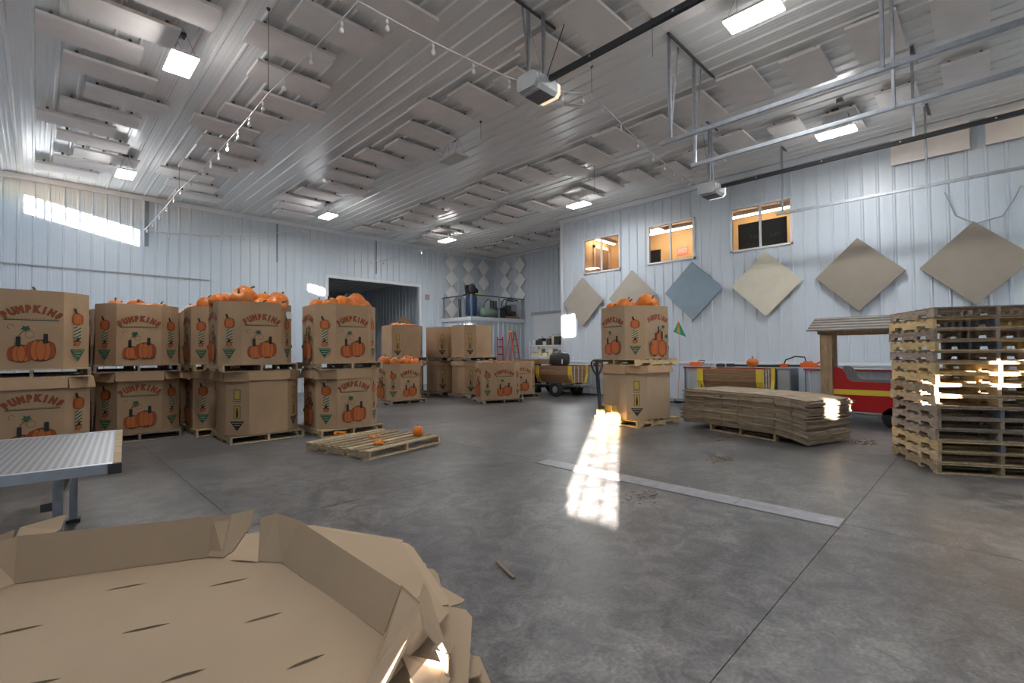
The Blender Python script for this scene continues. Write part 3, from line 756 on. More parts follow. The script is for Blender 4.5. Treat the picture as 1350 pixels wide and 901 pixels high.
# ---------------------------------------------------------------- pile of folded flat bins on a pallet
u_ = Vector((-0.31, -0.95, 0)).normalized(); w_ = Vector((0.95, -0.31, 0))
pc = Vector((8.72, 3.10, 0)) + w_ * 0.52
ang = math.atan2(u_.y, u_.x)
make_pallet((pc.x, pc.y, 0), ang + R(90), 'wooden pallet under the pile of folded flat bins', 'pallet_wood', 1.05, 1.3)
rn = random.Random(21)
NF = 25
def flat_bin(i):
    o = thing('folded_bin', 'brown folded flat cardboard bin, %s from the top of the pile' % ORD[NF - i], 'folded bin', (pc.x, pc.y, PH + 0.004 + i * 0.0246), ang + rn.uniform(-0.012, 0.012), 'folded bins in the pile')
    L0, L1 = -1.22 + rn.uniform(-0.04, 0.03), 1.20 + rn.uniform(-0.04, 0.04)
    if i < 13: L0 -= 0.07 * math.sin(i / 13 * math.pi)
    y0, y1 = -0.56 + rn.uniform(-0.045, 0.03), 0.56 + rn.uniform(-0.03, 0.045)
    if i > NF - 6: L1 += 0.03
    cre = [L0, L0 + 0.29, L0 + 0.62, -0.35, -0.02, 0.30, 0.62, L1 - 0.22, L1]
    nodes = [(-1.6, -0.07 * (1 - i / NF)), (-1.22, -0.06 * (1 - i / NF)), (-0.75, 0), (0.66, 0), (0.95, -0.045 * (1 - 0.55 * i / NF)), (1.22, -0.105 * (1 - 0.55 * i / NF)), (1.6, -0.125 * (1 - 0.55 * i / NF))]
    cre = sorted(set([L0, L1, -0.75, 0.66, 0.95, -0.35, -0.02, 0.28] + ([-1.22] if L0 < -1.225 else [-0.98]) + ([1.22] if L1 > 1.225 else [])))
    def zz(x):
        for (a, za), (b, zb) in zip(nodes[:-1], nodes[1:]):
            if a <= x <= b: return za + (zb - za) * (x - a) / (b - a)
        return 0
    for ply in (0, 1):
        mb = MB()
        for a, b in zip(cre[:-1], cre[1:]):
            gp = rn.choice((0.004, 0.006, 0.014)); a2, b2 = a + gp, b - 0.005; dd = rn.uniform(-0.006, 0.006)
            z0, z1 = zz(a2) + ply * 0.0115, zz(b2) + ply * 0.0115
            P = [(a2, y0 + dd, z0), (b2, y0 + dd, z1), (b2, y1 + dd, z1), (a2, y1 + dd, z0)]; Q = [(x, y, z + 0.0095) for x, y, z in P]
            mb.face(list(reversed(P))); mb.face(Q)
            for k in range(4): mb.face((P[k], P[(k + 1) % 4], Q[(k + 1) % 4], Q[k]))
            if b is not cre[-1]: mb.face(((b2, y0 + 0.02, z1 + 0.007), (b2 + 0.01, y0 + 0.02, z1 + 0.007), (b2 + 0.01, y1 - 0.02, z1 + 0.007), (b2, y1 - 0.02, z1 + 0.007)))
        mb.build('sheet', 'cardboard_brown', o)
for i in range(NF): flat_bin(i)

# ---------------------------------------------------------------- cardboard lids in the foreground
def sheet(pts, t=0.008, m='cardboard_pale', parent=None, name='sheet', holes=()):
    """a bent sheet of cardboard given by its outline in 3-D, with real thickness and slits cut through"""
    bm = bmesh.new(); edges = []
    def loop(L):
        vs = [bm.verts.new(p) for p in L]
        for i in range(len(vs)): edges.append(bm.edges.new((vs[i], vs[(i + 1) % len(vs)])))
    loop(pts)
    for h in holes: loop(h)
    bmesh.ops.triangle_fill(bm, use_beauty=True, use_dissolve=False, edges=edges)
    bmesh.ops.recalc_face_normals(bm, faces=bm.faces)
    if sum(f.normal.z for f in bm.faces) < 0:
        for f in bm.faces: f.normal_flip()
    r = bmesh.ops.extrude_face_region(bm, geom=list(bm.faces))
    for v in [e for e in r['geom'] if isinstance(e, bmesh.types.BMVert)]: v.co.z -= t
    bmesh.ops.recalc_face_normals(bm, faces=bm.faces)
    me = bpy.data.meshes.new(name); bm.to_mesh(me); bm.free(); me.materials.append(M[m])
    return link(name, me, parent)
def flap(parent, pts, t=0.007, m='cardboard_pale'):
    n = (Vector(pts[1]) - Vector(pts[0])).cross(Vector(pts[2]) - Vector(pts[0])).normalized() * t
    mb = MB(); P = [Vector(p) for p in pts]
    mb.face(P); mb.face([p + n for p in reversed(P)])
    k = len(P)
    for i in range(k): mb.face((P[i], P[i] + n, P[(i + 1) % k] + n, P[(i + 1) % k]))
    return mb.build('flap', m, parent)
def lens(a, b, w, zf):
    a, b = Vector(a), Vector(b); d = (b - a); nrm = Vector((-d.y, d.x)).normalized() * w; out = []
    for t, s in ((0, 0), (0.25, 0.8), (0.5, 1), (0.75, 0.8), (1, 0.15), (0.75, -0.5), (0.5, -0.7), (0.25, -0.5)):
        p = a + d * t + nrm * s; out.append((p.x, p.y, zf(p.x, p.y)))
    return out
def ztop(x, y): return 0.655 - 0.02 * max(0, x) - 0.10 * max(0, x - 0.45) * max(0, 1.9 - y)
top = thing('cardboard_tray', 'large octagonal cardboard tray with upright flaps and dark slits, on top of the near pile', 'cardboard tray', (0, 0, 0), 0, 'cardboard trays in the near pile')
out = [(-0.05, 2.575), (0.235, 2.46), (0.52, 2.345), (0.63, 2.20), (0.725, 2.07), (0.75, 1.70), (0.775, 1.345), (0.66, 1.20), (0.45, 0.98), (0.1, 0.85), (-0.35, 1.0), (-0.55, 1.35), (-0.55, 2.05), (-0.32, 2.40)]
sl = [((0.18, 2.27), (0.30, 2.235)), ((0.455, 2.045), (0.585, 2.015)), ((-0.09, 2.145), (0.025, 2.115)), ((0.19, 1.885), (0.31, 1.85)), ((0.235, 1.535), (0.335, 1.515)), ((-0.06, 1.78), (0.055, 1.735)), ((0.472, 1.69), (0.59, 1.675)), ((0.485, 1.365), (0.595, 1.365)), ((0.575, 2.245), (0.655, 2.135)), ((0.42, 1.18), (0.52, 1.18))]
sheet([(x, y, ztop(x, y)) for x, y in out], parent=top, holes=[lens(a, b, 0.0105, ztop) for a, b in sl])
def P3(x, y, dz=0.0): return (x, y, ztop(x, y) + dz)
flap(top, [P3(-0.05, 2.575), P3(0.52, 2.345), P3(0.545, 2.385, 0.155), P3(-0.04, 2.625, 0.16)])
flap(top, [P3(0.52, 2.345), P3(0.565, 2.29), P3(0.60, 2.28, 0.02), P3(0.675, 2.31, 0.10), P3(0.70, 2.34, 0.16), P3(0.62, 2.37, 0.148), P3(0.545, 2.385, 0.15)])
flap(top, [P3(-0.32, 2.40), P3(-0.05, 2.575), P3(-0.04, 2.625, 0.16), P3(-0.14, 2.62, 0.145), P3(-0.36, 2.46, 0.05)])
flap(top, [P3(0.725, 2.07), P3(0.775, 1.345), P3(0.84, 1.35, 0.13), P3(0.80, 2.085, 0.15)])
flap(top, [P3(0.66, 2.155), P3(0.725, 2.07), P3(0.80, 2.085, 0.15), P3(0.755, 2.22, 0.16), P3(0.715, 2.30, 0.13)])
flap(top, [P3(0.775, 1.345), P3(0.66, 1.20), P3(0.71, 1.14, 0.05), P3(0.86, 1.27, 0.10), P3(0.84, 1.35, 0.13)])
flap(top, [P3(0.66, 1.20), P3(0.45, 0.98), P3(0.50, 0.93, 0.09), P3(0.73, 1.14, 0.09)])
def octo_lid(cx, cy, z, rz, label, W=1.16, c=0.28, tilt=(0, 0), flaps=True, fw=0.17, seed=0, open_=()):
    rn = random.Random(seed)
    o = thing('cardboard_tray', label, 'cardboard tray', (cx, cy, z), rz, 'cardboard trays in the near pile'); o.rotation_euler = (tilt[0], tilt[1], rz)
    oc = octagon(W, c)
    sheet([(x, y, 0) for x, y in oc], parent=o, holes=[lens(a, b, 0.009, lambda x, y: 0) for a, b in (((-0.2, -0.3), (-0.1, -0.3)), ((0.1, -0.32), (0.22, -0.32)), ((-0.3, 0.1), (-0.2, 0.1)), ((0.15, 0.2), (0.27, 0.2)))])
    for a in range(8):
        p, q = Vector((*oc[a], 0)), Vector((*oc[(a + 1) % 8], 0)); n = Vector(((p.x + q.x) / 2, (p.y + q.y) / 2, 0)).normalized()
        e = (q - p).normalized(); dz = rn.uniform(-0.025, 0.0) if a not in open_ else 0.12; k = rn.uniform(0.8, 1.0) * fw if a not in open_ else 0.09
        ins = 0.03 if a % 2 else 0.06
        flap(o, [p, q, q + n * k * 0.7 - e * 0.01 + Vector((0, 0, dz * 0.7)), q + n * k - e * ins + Vector((0, 0, dz)), p + n * k + e * ins + Vector((0, 0, dz)), p + n * k * 0.7 + e * 0.01 + Vector((0, 0, dz * 0.7))], 0.006)
    return o
octo_lid(0.47, 1.99, 0.585, R(-19), 'wide cardboard tray with flaps spread flat just below the topmost one', seed=1, tilt=(R(0.5), R(1.2)), W=1.48, c=0.42, fw=0.05)
octo_lid(0.47, 1.93, 0.535, R(-30), 'third cardboard tray down the near pile, its flaps fanned out', seed=2, tilt=(R(0.8), R(1.8)), W=1.44, c=0.40, fw=0.07)
octo_lid(0.53, 1.84, 0.455, R(-42), 'fourth cardboard tray down the near pile, turned towards the floor drain', seed=3, tilt=(R(0.5), R(3)), W=1.34, c=0.34, fw=0.12)
octo_lid(0.52, 1.78, 0.385, R(-8), 'fifth cardboard tray down the near pile, drooping at its corner', seed=4, tilt=(R(2), R(5)), W=1.22)
octo_lid(0.46, 1.74, 0.318, R(18), 'sixth cardboard tray down the near pile', seed=5, tilt=(R(1), R(4)), W=1.25)
octo_lid(0.42, 1.75, 0.258, R(-25), 'seventh cardboard tray down the near pile', seed=6, tilt=(R(1), R(3)), W=1.25)
octo_lid(0.38, 1.75, 0.20, R(8), 'lowest cardboard tray of the near pile', seed=7, tilt=(0, R(1)), W=1.25)
make_pallet((0.30, 1.75, 0), R(8), 'wooden pallet under the near pile of cardboard trays', 'pallet_wood')
# torn pieces standing up at the near corner of the pile
tp = thing('torn_flap', 'torn grey-brown cardboard flap standing up at the near corner of the tray pile', 'cardboard piece', (0.88, 1.27, 0.59))
flap(tp, [(0.02, -0.08, -0.03), (0.04, 0.00, 0.0), (0.075, 0.11, 0.09), (0.06, 0.12, 0.12), (-0.0, 0.055, 0.12), (-0.03, -0.02, 0.055)])
tp2 = thing('torn_flap', 'folded brown cardboard flap lying at the near corner beside the torn one', 'cardboard piece', (0.76, 1.12, 0.575))
flap(tp2, [(-0.06, -0.10, 0.0), (0.09, 0.0, -0.02), (0.10, 0.04, 0.0), (0.0, 0.12, 0.04)])
flap(tp2, [(0.09, 0.0, -0.02), (0.11, 0.03, 0.03), (0.10, 0.07, 0.03), (0.10, 0.04, 0.0)])
tp3 = thing('torn_flap', 'crumpled cardboard corner standing at the far left of the tray pile', 'cardboard piece', (-0.14, 2.70, 0.66))
flap(tp3, [(-0.12, -0.02, 0.0), (0.06, 0.02, 0.0), (0.085, 0.05, 0.15), (0.0, 0.04, 0.13), (-0.06, 0.02, 0.19)])
flap(tp3, [(0.06, 0.05, 0.05), (0.22, 0.10, 0.10), (0.24, 0.14, 0.15), (0.10, 0.14, 0.13)])
bs = thing('cardboard_scrap', 'flat pale cardboard piece on the floor beside the table leg', 'cardboard piece', (0.3, 4.75, 0.004))
sheet([(-0.55, 0.1, 0.01), (-0.2, -0.2, 0.01), (0.5, -0.35, 0.012), (0.62, -0.1, 0.02), (0.2, 0.1, 0.012), (-0.1, 0.3, 0.012)], parent=bs)

# ---------------------------------------------------------------- metal work table on the left
tb = thing('work_table', 'perforated metal top work table with square legs behind the tray pile', 'table', (-0.36, 4.9, 0), R(-6))
zt = 0.775
mb = MB().box(-0.82, -0.50, zt - 0.03, 0.80, 1.28, zt - 0.022).build('table_top', 'perforated_steel', tb)
for n_, b in (('front_rail', (-0.82, -0.55, zt - 0.085, 0.80, -0.50, zt - 0.018)), ('back_rail', (-0.82, 1.28, zt - 0.085, 0.80, 1.33, zt - 0.018))): MB().box(*b).build(n_, 'aluminium', tb)
MB().box(0.80, -0.53, zt - 0.07, 0.845, 1.31, zt - 0.016).build('end_rail', 'pallet_wood', tb)
MB().box(0.775, -0.556, zt - 0.09, 0.85, -0.50, zt - 0.02).build('corner_cap', 'black_plastic', tb)
for x, y in ((0.48, -0.28), (0.48, 1.0), (-0.7, -0.28), (-0.7, 1.0)):
    l = MB().box(x, y, 0.02, x + 0.055, y + 0.055, zt - 0.03).build('leg', 'galvanized', tb)
    MB().box(x - 0.02, y - 0.02, 0, x + 0.075, y + 0.075, 0.03).build('foot', 'black_plastic', l)
MB().box(0.42, -0.27, 0.43, 0.48, -0.24, 0.48).build('bracket', 'dark_steel', tb)
MB().box(0.47, -0.24, 0.44, 0.515, 1.0, 0.48).build('stretcher', 'galvanized', tb)

# ---------------------------------------------------------------- pallet jack
J = thing('pallet_jack', 'yellow hand pallet jack with black loop handle, its forks in the lit pallet', 'pallet jack', (8.31, 5.42, 0), R(-13))
for y in (-0.19, 0.19):
    mb = MB().box(-0.12, y - 0.075, 0.062, 1.15, y + 0.075, 0.108); mb.build('fork', 'jack_yellow', J)
    MB().prism([(-0.20, 0.05), (-0.01, 0.05), (-0.01, 0.13), (-0.13, 0.42), (-0.24, 0.42), (-0.24, 0.36)], 0.03, 0, Matrix(((1, 0, 0, 0), (0, 0, 1, y - 0.015), (0, 1, 0, 0), (0, 0, 0, 1)))).build('fork_brace', 'jack_yellow', J)
MB().box(-0.20, -0.20, 0.30, -0.10, 0.20, 0.40).box(-0.22, -0.22, 0.06, -0.14, 0.22, 0.12).build('cross_frame', 'jack_yellow', J)
MB().lathe([(0.0, 0.07), (0.055, 0.07), (0.055, 0.30), (0.035, 0.31), (0.035, 0.40), (0, 0.40)], 14, (-0.28, 0, 0)).build('pump_cylinder', 'dark_steel', J)
MB().box(-0.36, -0.16, 0.15, -0.20, 0.16, 0.20).box(-0.40, -0.06, 0.20, -0.30, 0.06, 0.34).build('steering_yoke', 'jack_yellow', J)
for y in (-0.075, 0.075):
    wl = MB().lathe([(0.03, -0.03), (0.085, -0.03), (0.092, -0.02), (0.092, 0.02), (0.085, 0.03), (0.03, 0.03)], 24, (-0.30, y, 0.092), 'y').build('steer_wheel', 'paper_white', J)
    MB().lathe([(0.0, -0.034), (0.045, -0.034), (0.045, 0.034), (0.0, 0.034)], 14, (-0.30, y, 0.092), 'y').build('hub', 'dark_steel', wl)
MB().bar((-0.36, 0, 0.30), (-0.42, 0, 1.02), 0.055, 0.05).build('handle_shaft', 'black_metal', J)
lp = [(-0.42, 0, 0.98), (-0.43, -0.10, 1.10), (-0.435, -0.155, 1.20), (-0.44, -0.15, 1.27), (-0.44, -0.09, 1.305), (-0.44, 0.09, 1.305), (-0.44, 0.15, 1.27), (-0.435, 0.155, 1.20), (-0.43, 0.10, 1.10), (-0.42, 0, 0.98)]
MB().tube(lp, 0.019, 8).bar((-0.42, 0, 0.98), (-0.44, 0, 1.30), 0.04, 0.04).build('handle_loop', 'black_metal', J)
MB().bar((-0.445, 0.0, 1.17), (-0.44, 0.09, 1.25), 0.02, 0.03).build('release_lever', 'black_plastic', J)

# ---------------------------------------------------------------- trench drain, stick, litter on the floor
td = thing('trench_drain', 'long narrow steel trench cover set in the concrete floor', 'floor drain', (4.895, 2.63, 0))
MB().box(-0.145, -1.72, -0.01, 0.145, 1.72, 0.003).build('frame', 'dark_gap', td)
for k in range(4): MB().box(-0.13, -1.705 + k * 0.853, 0.0, 0.13, -1.705 + k * 0.853 + 0.85, 0.007).build('cover_plate', 'trench_steel', td)
mb = MB()
for x, y in ((-0.09, -1.66), (0.09, -1.66), (-0.03, -1.60)): mb.lathe([(0.0, 0.011), (0.012, 0.011), (0.014, 0.007)], 8, (x, y, 0))
mb.build('bolt_heads', 'galvanized', td)
st = thing('wooden_stick', 'thin wooden splinter lying on the floor near the tray pile', 'stick', (2.28, 2.36, 0.012), R(70))
MB().bar((-0.13, 0, 0), (0.13, 0.012, 0.004), 0.018, 0.012).build('splinter', 'stick_wood', st)
def litter(loc, r, n, label, seed):
    rn = random.Random(seed); mb = MB()
    for k in range(n):
        a, d = rn.uniform(0, 6.28), r * rn.random() ** 0.6; x, y, b = d * math.cos(a) * 1.6, d * math.sin(a), rn.uniform(0, 3.14); l = rn.uniform(0.02, 0.07)
        mb.bar((x, y, rn.uniform(0.002, 0.02)), (x + l * math.cos(b), y + l * math.sin(b), rn.uniform(0.002, 0.02)), 0.006, 0.004)
    o = mb.build('dry_grass', 'dry_grass', None, loc); tag(o, label, 'litter', kind='stuff')
litter((8.30, 3.15, 0), 0.25, 70, 'wisps of dry grass on the floor before the folded bins', 1)
litter((6.6, 2.6, 0), 0.16, 50, 'small clump of dry grass on the bare concrete', 2)
litter((9.3, 1.45, 0), 0.2, 50, 'dry grass on the floor before the tall pallet stack', 3)
litter((4.3, 2.55, 0), 0.22, 36, 'dark vine scraps on the floor beside the drain', 4)
# ---------------------------------------------------------------- acoustic ceiling panels (every one a thing)
PANEL = MB().box(-0.61, -0.305, -0.025, 0.61, 0.305, 0.025).mesh('ceiling_panel', 'felt')
CLIP = MB().box(-0.02, -0.02, 0.025, 0.02, 0.02, 0.11).mesh('clip', 'dark_steel')
COLS = [
 ('first', 'over the left bins', [(1.22, 7.84), (.89, 8.75), (.56, 9.67), (.88, 10.61), (1.20, 11.58), (.89, 12.50), (.57, 13.38), (.89, 14.3), (1.20, 15.25), (.87, 16.12), (.55, 17.0)]),
 ('second', 'right of the first light row', [(3.52, 5.89), (3.16, 6.83), (2.83, 7.76), (3.16, 8.72), (3.50, 9.70), (3.16, 10.62), (2.83, 11.52), (3.17, 12.46), (3.49, 13.40), (3.16, 14.35), (2.83, 15.25), (3.15, 16.15), (3.49, 17.12)]),
 ('third', 'beside the ceiling fan', [(6.10, 3.05), (5.84, 4.03), (6.03, 4.98), (6.38, 5.90), (6.09, 6.86), (5.84, 7.83), (6.12, 8.78), (6.40, 9.70), (6.12, 10.66), (5.87, 11.58), (6.12, 12.48), (6.44, 13.45), (6.07, 14.42), (5.86, 15.35), (6.07, 16.22), (6.35, 17.12)]),
 ('fourth', 'over the middle of the hall', [(9.41, .19), (9.27, 1.15), (9.48, 2.12), (9.26, 3.08), (9.40, 4.0), (9.71, 4.98), (9.50, 5.95), (9.71, 6.90), (9.97, 7.82), (9.70, 8.78), (9.48, 9.72), (9.64, 10.66), (9.95, 11.58), (9.70, 12.52), (9.48, 13.46), (9.71, 14.4), (9.93, 15.34), (9.64, 16.26), (9.37, 17.2)]),
 ('fifth', 'nearest the right wall', [(11.62, .19), (11.94, 1.15), (12.20, 2.10), (11.95, 3.05), (11.66, 4.06), (11.96, 4.99), (12.24, 5.93), (11.98, 6.88), (11.72, 7.85), (11.99, 8.78), (12.24, 9.7), (11.92, 10.62), (11.64, 11.58), (11.92, 12.5), (12.24, 13.42), (11.92, 14.38), (11.70, 15.32), (11.93, 16.25), (12.20, 17.15)]),
 ('sixth', 'over the corner balcony', [(15.56, 12.52), (15.15, 13.48), (14.89, 14.45), (15.12, 15.40), (15.47, 16.35), (15.15, 17.3)])]
for nm, wh, pts in COLS:
    n = len(pts)
    for i, (x, y) in enumerate(pts):
        o = tag(link('acoustic_panel', PANEL, None, (x, y, 6.36)), 'beige acoustic ceiling panel %s, %s from the back wall' % (wh, ORD[n - i]), 'acoustic panel', 'acoustic panels in the %s ceiling row' % nm)
        for cx, cy in ((-0.45, -0.2), (0.45, -0.2), (-0.45, 0.2), (0.45, 0.2)): link('clip', CLIP, o, (cx, cy, 0))
o = tag(MB().box(-0.35, -0.35, -0.02, 0.35, 0.35, 0.02).build('ceiling_hatch', 'ceiling_steel', None, (8.60, 17.1, 6.46)), 'square flush hatch in the ceiling near the back wall', 'hatch')
# felt panels on the walls
def diamond(y, z, m, label, h=0.885):
    o = thing('wall_panel', label, 'acoustic panel', (XR - 0.115, y, z), 0, 'diamond panels along the right wall')
    o.rotation_euler = (R(45), 0, 0); s = h / math.sqrt(2)
    MB().box(-0.028, -s, -s, 0.028, s, s).build('felt_board', m, o)
    for a, b in ((-.3, -.3), (.3, .3), (.3, -.3), (-.3, .3)): MB().box(0.028, a - 0.03, b - 0.03, 0.095, a + 0.03, b + 0.03).build('bracket', 'dark_steel', o)
for i, (y, m, c) in enumerate(((10.36, 'felt_taupe', 'taupe diamond wall panel under the farthest office window'), (8.34, 'felt_taupe', 'taupe diamond wall panel partly hidden behind the lifted pumpkin bin'),
                               (6.28, 'felt_blue', 'slate blue diamond wall panel'), (4.25, 'felt_cream', 'pale cream diamond wall panel under the nearest office window'),
                               (2.19, 'felt_tan', 'tan diamond wall panel above the wooden train roof'), (0.18, 'felt_tan', 'tan diamond wall panel above the tall pallet stack'))):
    diamond(y, 3.275, m, c)
for i, (y, z, lab) in enumerate(((0.86, 6.03, 'grey rectangular panel high on the right wall, the one farther from the camera'), (-0.70, 6.03, 'grey rectangular panel high on the right wall at the picture edge'))):
    o = tag(MB().box(-0.03, -0.66, -0.31, 0.03, 0.66, 0.31).build('wall_panel', 'felt', None, (XR - 0.10, y, z)), lab, 'acoustic panel', 'rectangular panels high on the right wall')
    MB().box(0.03, -0.5, -0.1, 0.09, 0.5, 0.1).build('bracket', 'dark_steel', o)
def small_diamond(p, axis, label):
    o = thing('wall_panel', label, 'acoustic panel', p, 0, 'white diamonds around the balcony'); s = 0.40 / math.sqrt(2)
    o.rotation_euler = (R(45), 0, 0) if axis == 'x' else (0, R(45), 0)
    if axis == 'x': MB().box(-0.025, -s, -s, 0.025, s, s).build('felt_board', 'felt_light', o); MB().box(0.025, -0.12, -0.12, 0.09, 0.12, 0.12).build('bracket', 'dark_steel', o)
    else: MB().box(-s, -0.025, -s, s, 0.025, s).build('felt_board', 'felt_light', o); MB().box(-0.12, 0.025, -0.12, 0.12, 0.09, 0.12).build('bracket', 'dark_steel', o)
for x, zs, lab in ((14.34, (5.86, 5.09, 4.34, 3.57), 'left column on the back wall'), (15.41, (5.88, 5.10, 4.34), 'middle column on the back wall'), (16.44, (5.87, 5.07), 'column on the back wall next to the corner')):
    for i, z in enumerate(zs): small_diamond((x, YB - 0.12, z), 'y', 'white diamond panel behind the balcony, %s from the top in the %s' % (ORD[i + 1], lab))
for y, zs, lab in ((17.66, (5.82, 5.07, 4.33), 'recess wall column next to the corner'), (16.6, (5.84, 5.07, 4.33), 'recess wall column away from the corner')):
    for i, z in enumerate(zs): small_diamond((XRR - 0.12, y, z), 'x', 'white diamond panel beside the balcony, %s from the top in the %s' % (ORD[i + 1], lab))

# ---------------------------------------------------------------- lamps
def lamp(x, y, label, lit=True, z=6.0, ceiling=ZC):
    o = thing('high_bay_lamp', label, 'ceiling light', (x, y, z), 0, 'rectangular lamps under the ceiling')
    MB().box(-0.175, -0.34, 0.0, 0.175, 0.34, 0.035).build('housing', 'lamp_body', o)
    MB().box(-0.172, -0.336, -0.018, 0.172, 0.336, -0.001).build('diffuser', 'lamp_diffuser' if lit else 'lamp_off', o)
    MB().box(-0.05, -0.14, 0.035, 0.05, 0.14, 0.075).build('driver_box', 'lamp_body', o)
    for yy in (-0.28, 0.28):
        for xx in (-0.15, 0.15): MB().tube([(xx, yy, 0.03), (0, yy * 0.7, ceiling - z - 0.06)], 0.003, 4).build('wire', 'dark_steel', o)
    MB().box(-0.06, -0.06, ceiling - z - 0.07, 0.06, 0.06, ceiling - z - 0.02).build('junction_box', 'dark_steel', o)
    MB().tube([(0, 0, 0.07), (0.04, 0.02, 0.2), (0, 0, ceiling - z - 0.06)], 0.005, 5).build('power_cord', 'lamp_body', o)
    return o
for x, y, lab, lit in ((1.55, 8.75, 'lit square lamp at top left near the hall corner', True), (1.54, 15.1, 'lit lamp farthest left, close to the back wall', True), (6.75, 15.25, 'lit lamp close to the back wall above the doorway side', True),
                       (11.68, 15.35, 'lit lamp farthest away, left of the balcony diamonds', True), (11.8, 8.85, 'lit lamp just left of the farthest office window', True), (6.8, 2.15, 'large lit lamp at the top edge beside the black rail', True),
                       (11.75, 2.16, 'lit lamp above the nearest office window, behind the steel track', True), (6.85, 8.75, 'unlit flat lamp hanging over the middle of the hall', False),
                       (1.55, 2.15, 'lit lamp over the pile of lids', True), (6.8, -4.3, 'lit lamp behind the camera over the door', True), (11.75, -4.3, 'lit lamp behind the camera by the right wall', True)):
    lamp(x, y, lab, lit)

# ---------------------------------------------------------------- ceiling fans
def fan(x, y, z, a0, label):
    o = thing('ceiling_fan', label, 'ceiling fan', (x, y, z))
    MB().lathe([(0, 0.06), (0.05, 0.06), (0.11, 0.02), (0.11, -0.05), (0.06, -0.09), (0, -0.09)], 16).build('motor', 'white_plastic', o)
    MB().tube([(0, 0, 0.05), (0, 0, ZC - z - 0.02)], 0.014, 8).lathe([(0, ZC - z - 0.1), (0.03, ZC - z - 0.1), (0.06, ZC - z - 0.02), (0, ZC - z - 0.02)], 12).build('down_rod', 'white_plastic', o)
    for k in range(3):
        a = a0 + k * 2 * math.pi / 3
        b = MB().box(0.10, -0.055, -0.03, 0.72, 0.055, -0.022, 0, Matrix.Rotation(R(8), 4, 'X')).build('blade', 'felt', o); b.rotation_euler = (0, 0, a)
fan(6.55, 11.95, 6.0, R(-40), 'white three blade ceiling fan over the middle of the hall')
fan(6.65, 5.42, 6.0, R(-35), 'white three blade ceiling fan half hidden behind the nearer door opener')

# ---------------------------------------------------------------- string lights
def sagged(pts, sag):
    out = []
    for a, b in zip(pts[:-1], pts[1:]):
        a, b = Vector(a), Vector(b); n = max(2, int((b - a).length / 0.3)); L = (b - a).length
        for i in range(n):
            t = i / n; p = a.lerp(b, t); p.z -= sag * L * 4 * t * (1 - t); out.append(p)
    out.append(Vector(pts[-1])); return out
BULB = MB().lathe([(0, -0.085), (0.016, -0.082), (0.028, -0.062), (0.026, -0.04), (0.014, -0.01), (0, 0)], 10).mesh('bulb', 'bulb_glass')
SOCK = MB().lathe([(0, 0), (0.017, 0), (0.017, 0.045), (0.008, 0.06), (0, 0.06)], 8).tube([(0, 0, 0.05), (0, 0, 0.085)], 0.005, 5).mesh('socket', 'cord_white')
def string_lights(pts, label, sag=0.02, spacing=0.72, first=0.35, r=0.0105):
    o = thing('string_lights', label, 'string lights', (0, 0, 0), 0)
    P = sagged(pts, sag); MB().tube(P, r, 5).build('cable', 'cord_white', o)
    d = first; acc = 0
    for a, b in zip(P[:-1], P[1:]):
        L = (b - a).length
        while d <= acc + L:
            p = a.lerp(b, (d - acc) / L); s = link('socket', SOCK, o, (p.x, p.y, p.z - 0.09)); link('bulb', BULB, s, (0, 0, 0)); d += spacing
        acc += L
    return o
def hook_wire(x, y, z, label):
    o = thing('hanging_wire', label, 'wire', (x, y, ZC), 0, 'thin wires hanging from the ceiling')
    MB().tube([(0, 0, -0.02), (0, 0, z - ZC)], 0.004, 5).build('wire', 'dark_steel', o); MB().lathe([(0, -0.05), (0.02, -0.05), (0.03, -0.02), (0, -0.02)], 8).build('hook_plate', 'dark_steel', o)
string_lights([(2.36, YB - 0.05, 5.41), (2.62, 14.91, 5.82), (2.33, 7.24, 5.24), (2.58, 5.02, 5.53)], 'white string lights running from the back wall towards the top edge, over the left bins', 0.012)
string_lights([(2.58, 5.02, 5.53), (5.06, 4.75, 5.44), (6.83, 4.81, 6.0)], 'white string lights from the top edge to behind the nearer door opener', 0.02, 0.62)
string_lights([(6.83, 4.81, 6.0), (9.6, 5.05, 5.72), (13.9, 5.85, 6.30)], 'white string lights crossing below the ceiling towards the right wall', 0.012, 0.74)
string_lights([(13.96, 6.3, 6.32), (13.99, 9.0, 6.28), (13.99, 11.32, 6.23), (11.06, 14.1, 5.68), (10.47, YB - 0.06, 5.45)], 'white string lights along the top of the right wall and on to the doorway', 0.004, 0.80, 0.5)
string_lights([(10.47, YB - 0.06, 5.50), (8.92, YB - 0.06, 5.45), (7.08, YB - 0.06, 6.26), (5.5, YB - 0.06, 5.80), (2.36, YB - 0.06, 5.41)], 'white string lights drooping across the back wall', 0.03, 0.74)
for i, (x, y, z, lab) in enumerate(((2.33, 7.24, 5.24, 'thin wire holding the string lights over the left bins'), (2.62, 14.91, 5.82, 'thin wire holding the string lights near the back wall'), (6.76, 7.66, 6.1, 'short thin wire hanging free beside the unlit lamp'),
                          (6.52, 3.48, 5.91, 'thin wire hanging below the black rail beside the door track'), (10.56, 7.39, 5.7, 'thin wire hanging in front of the lamp by the office windows'), (6.83, 4.81, 6.0, 'short wire holding the string lights behind the nearer opener'), (2.58, 5.02, 5.53, 'wire holding the string lights at the top edge'))):
    hook_wire(x, y, z, lab)

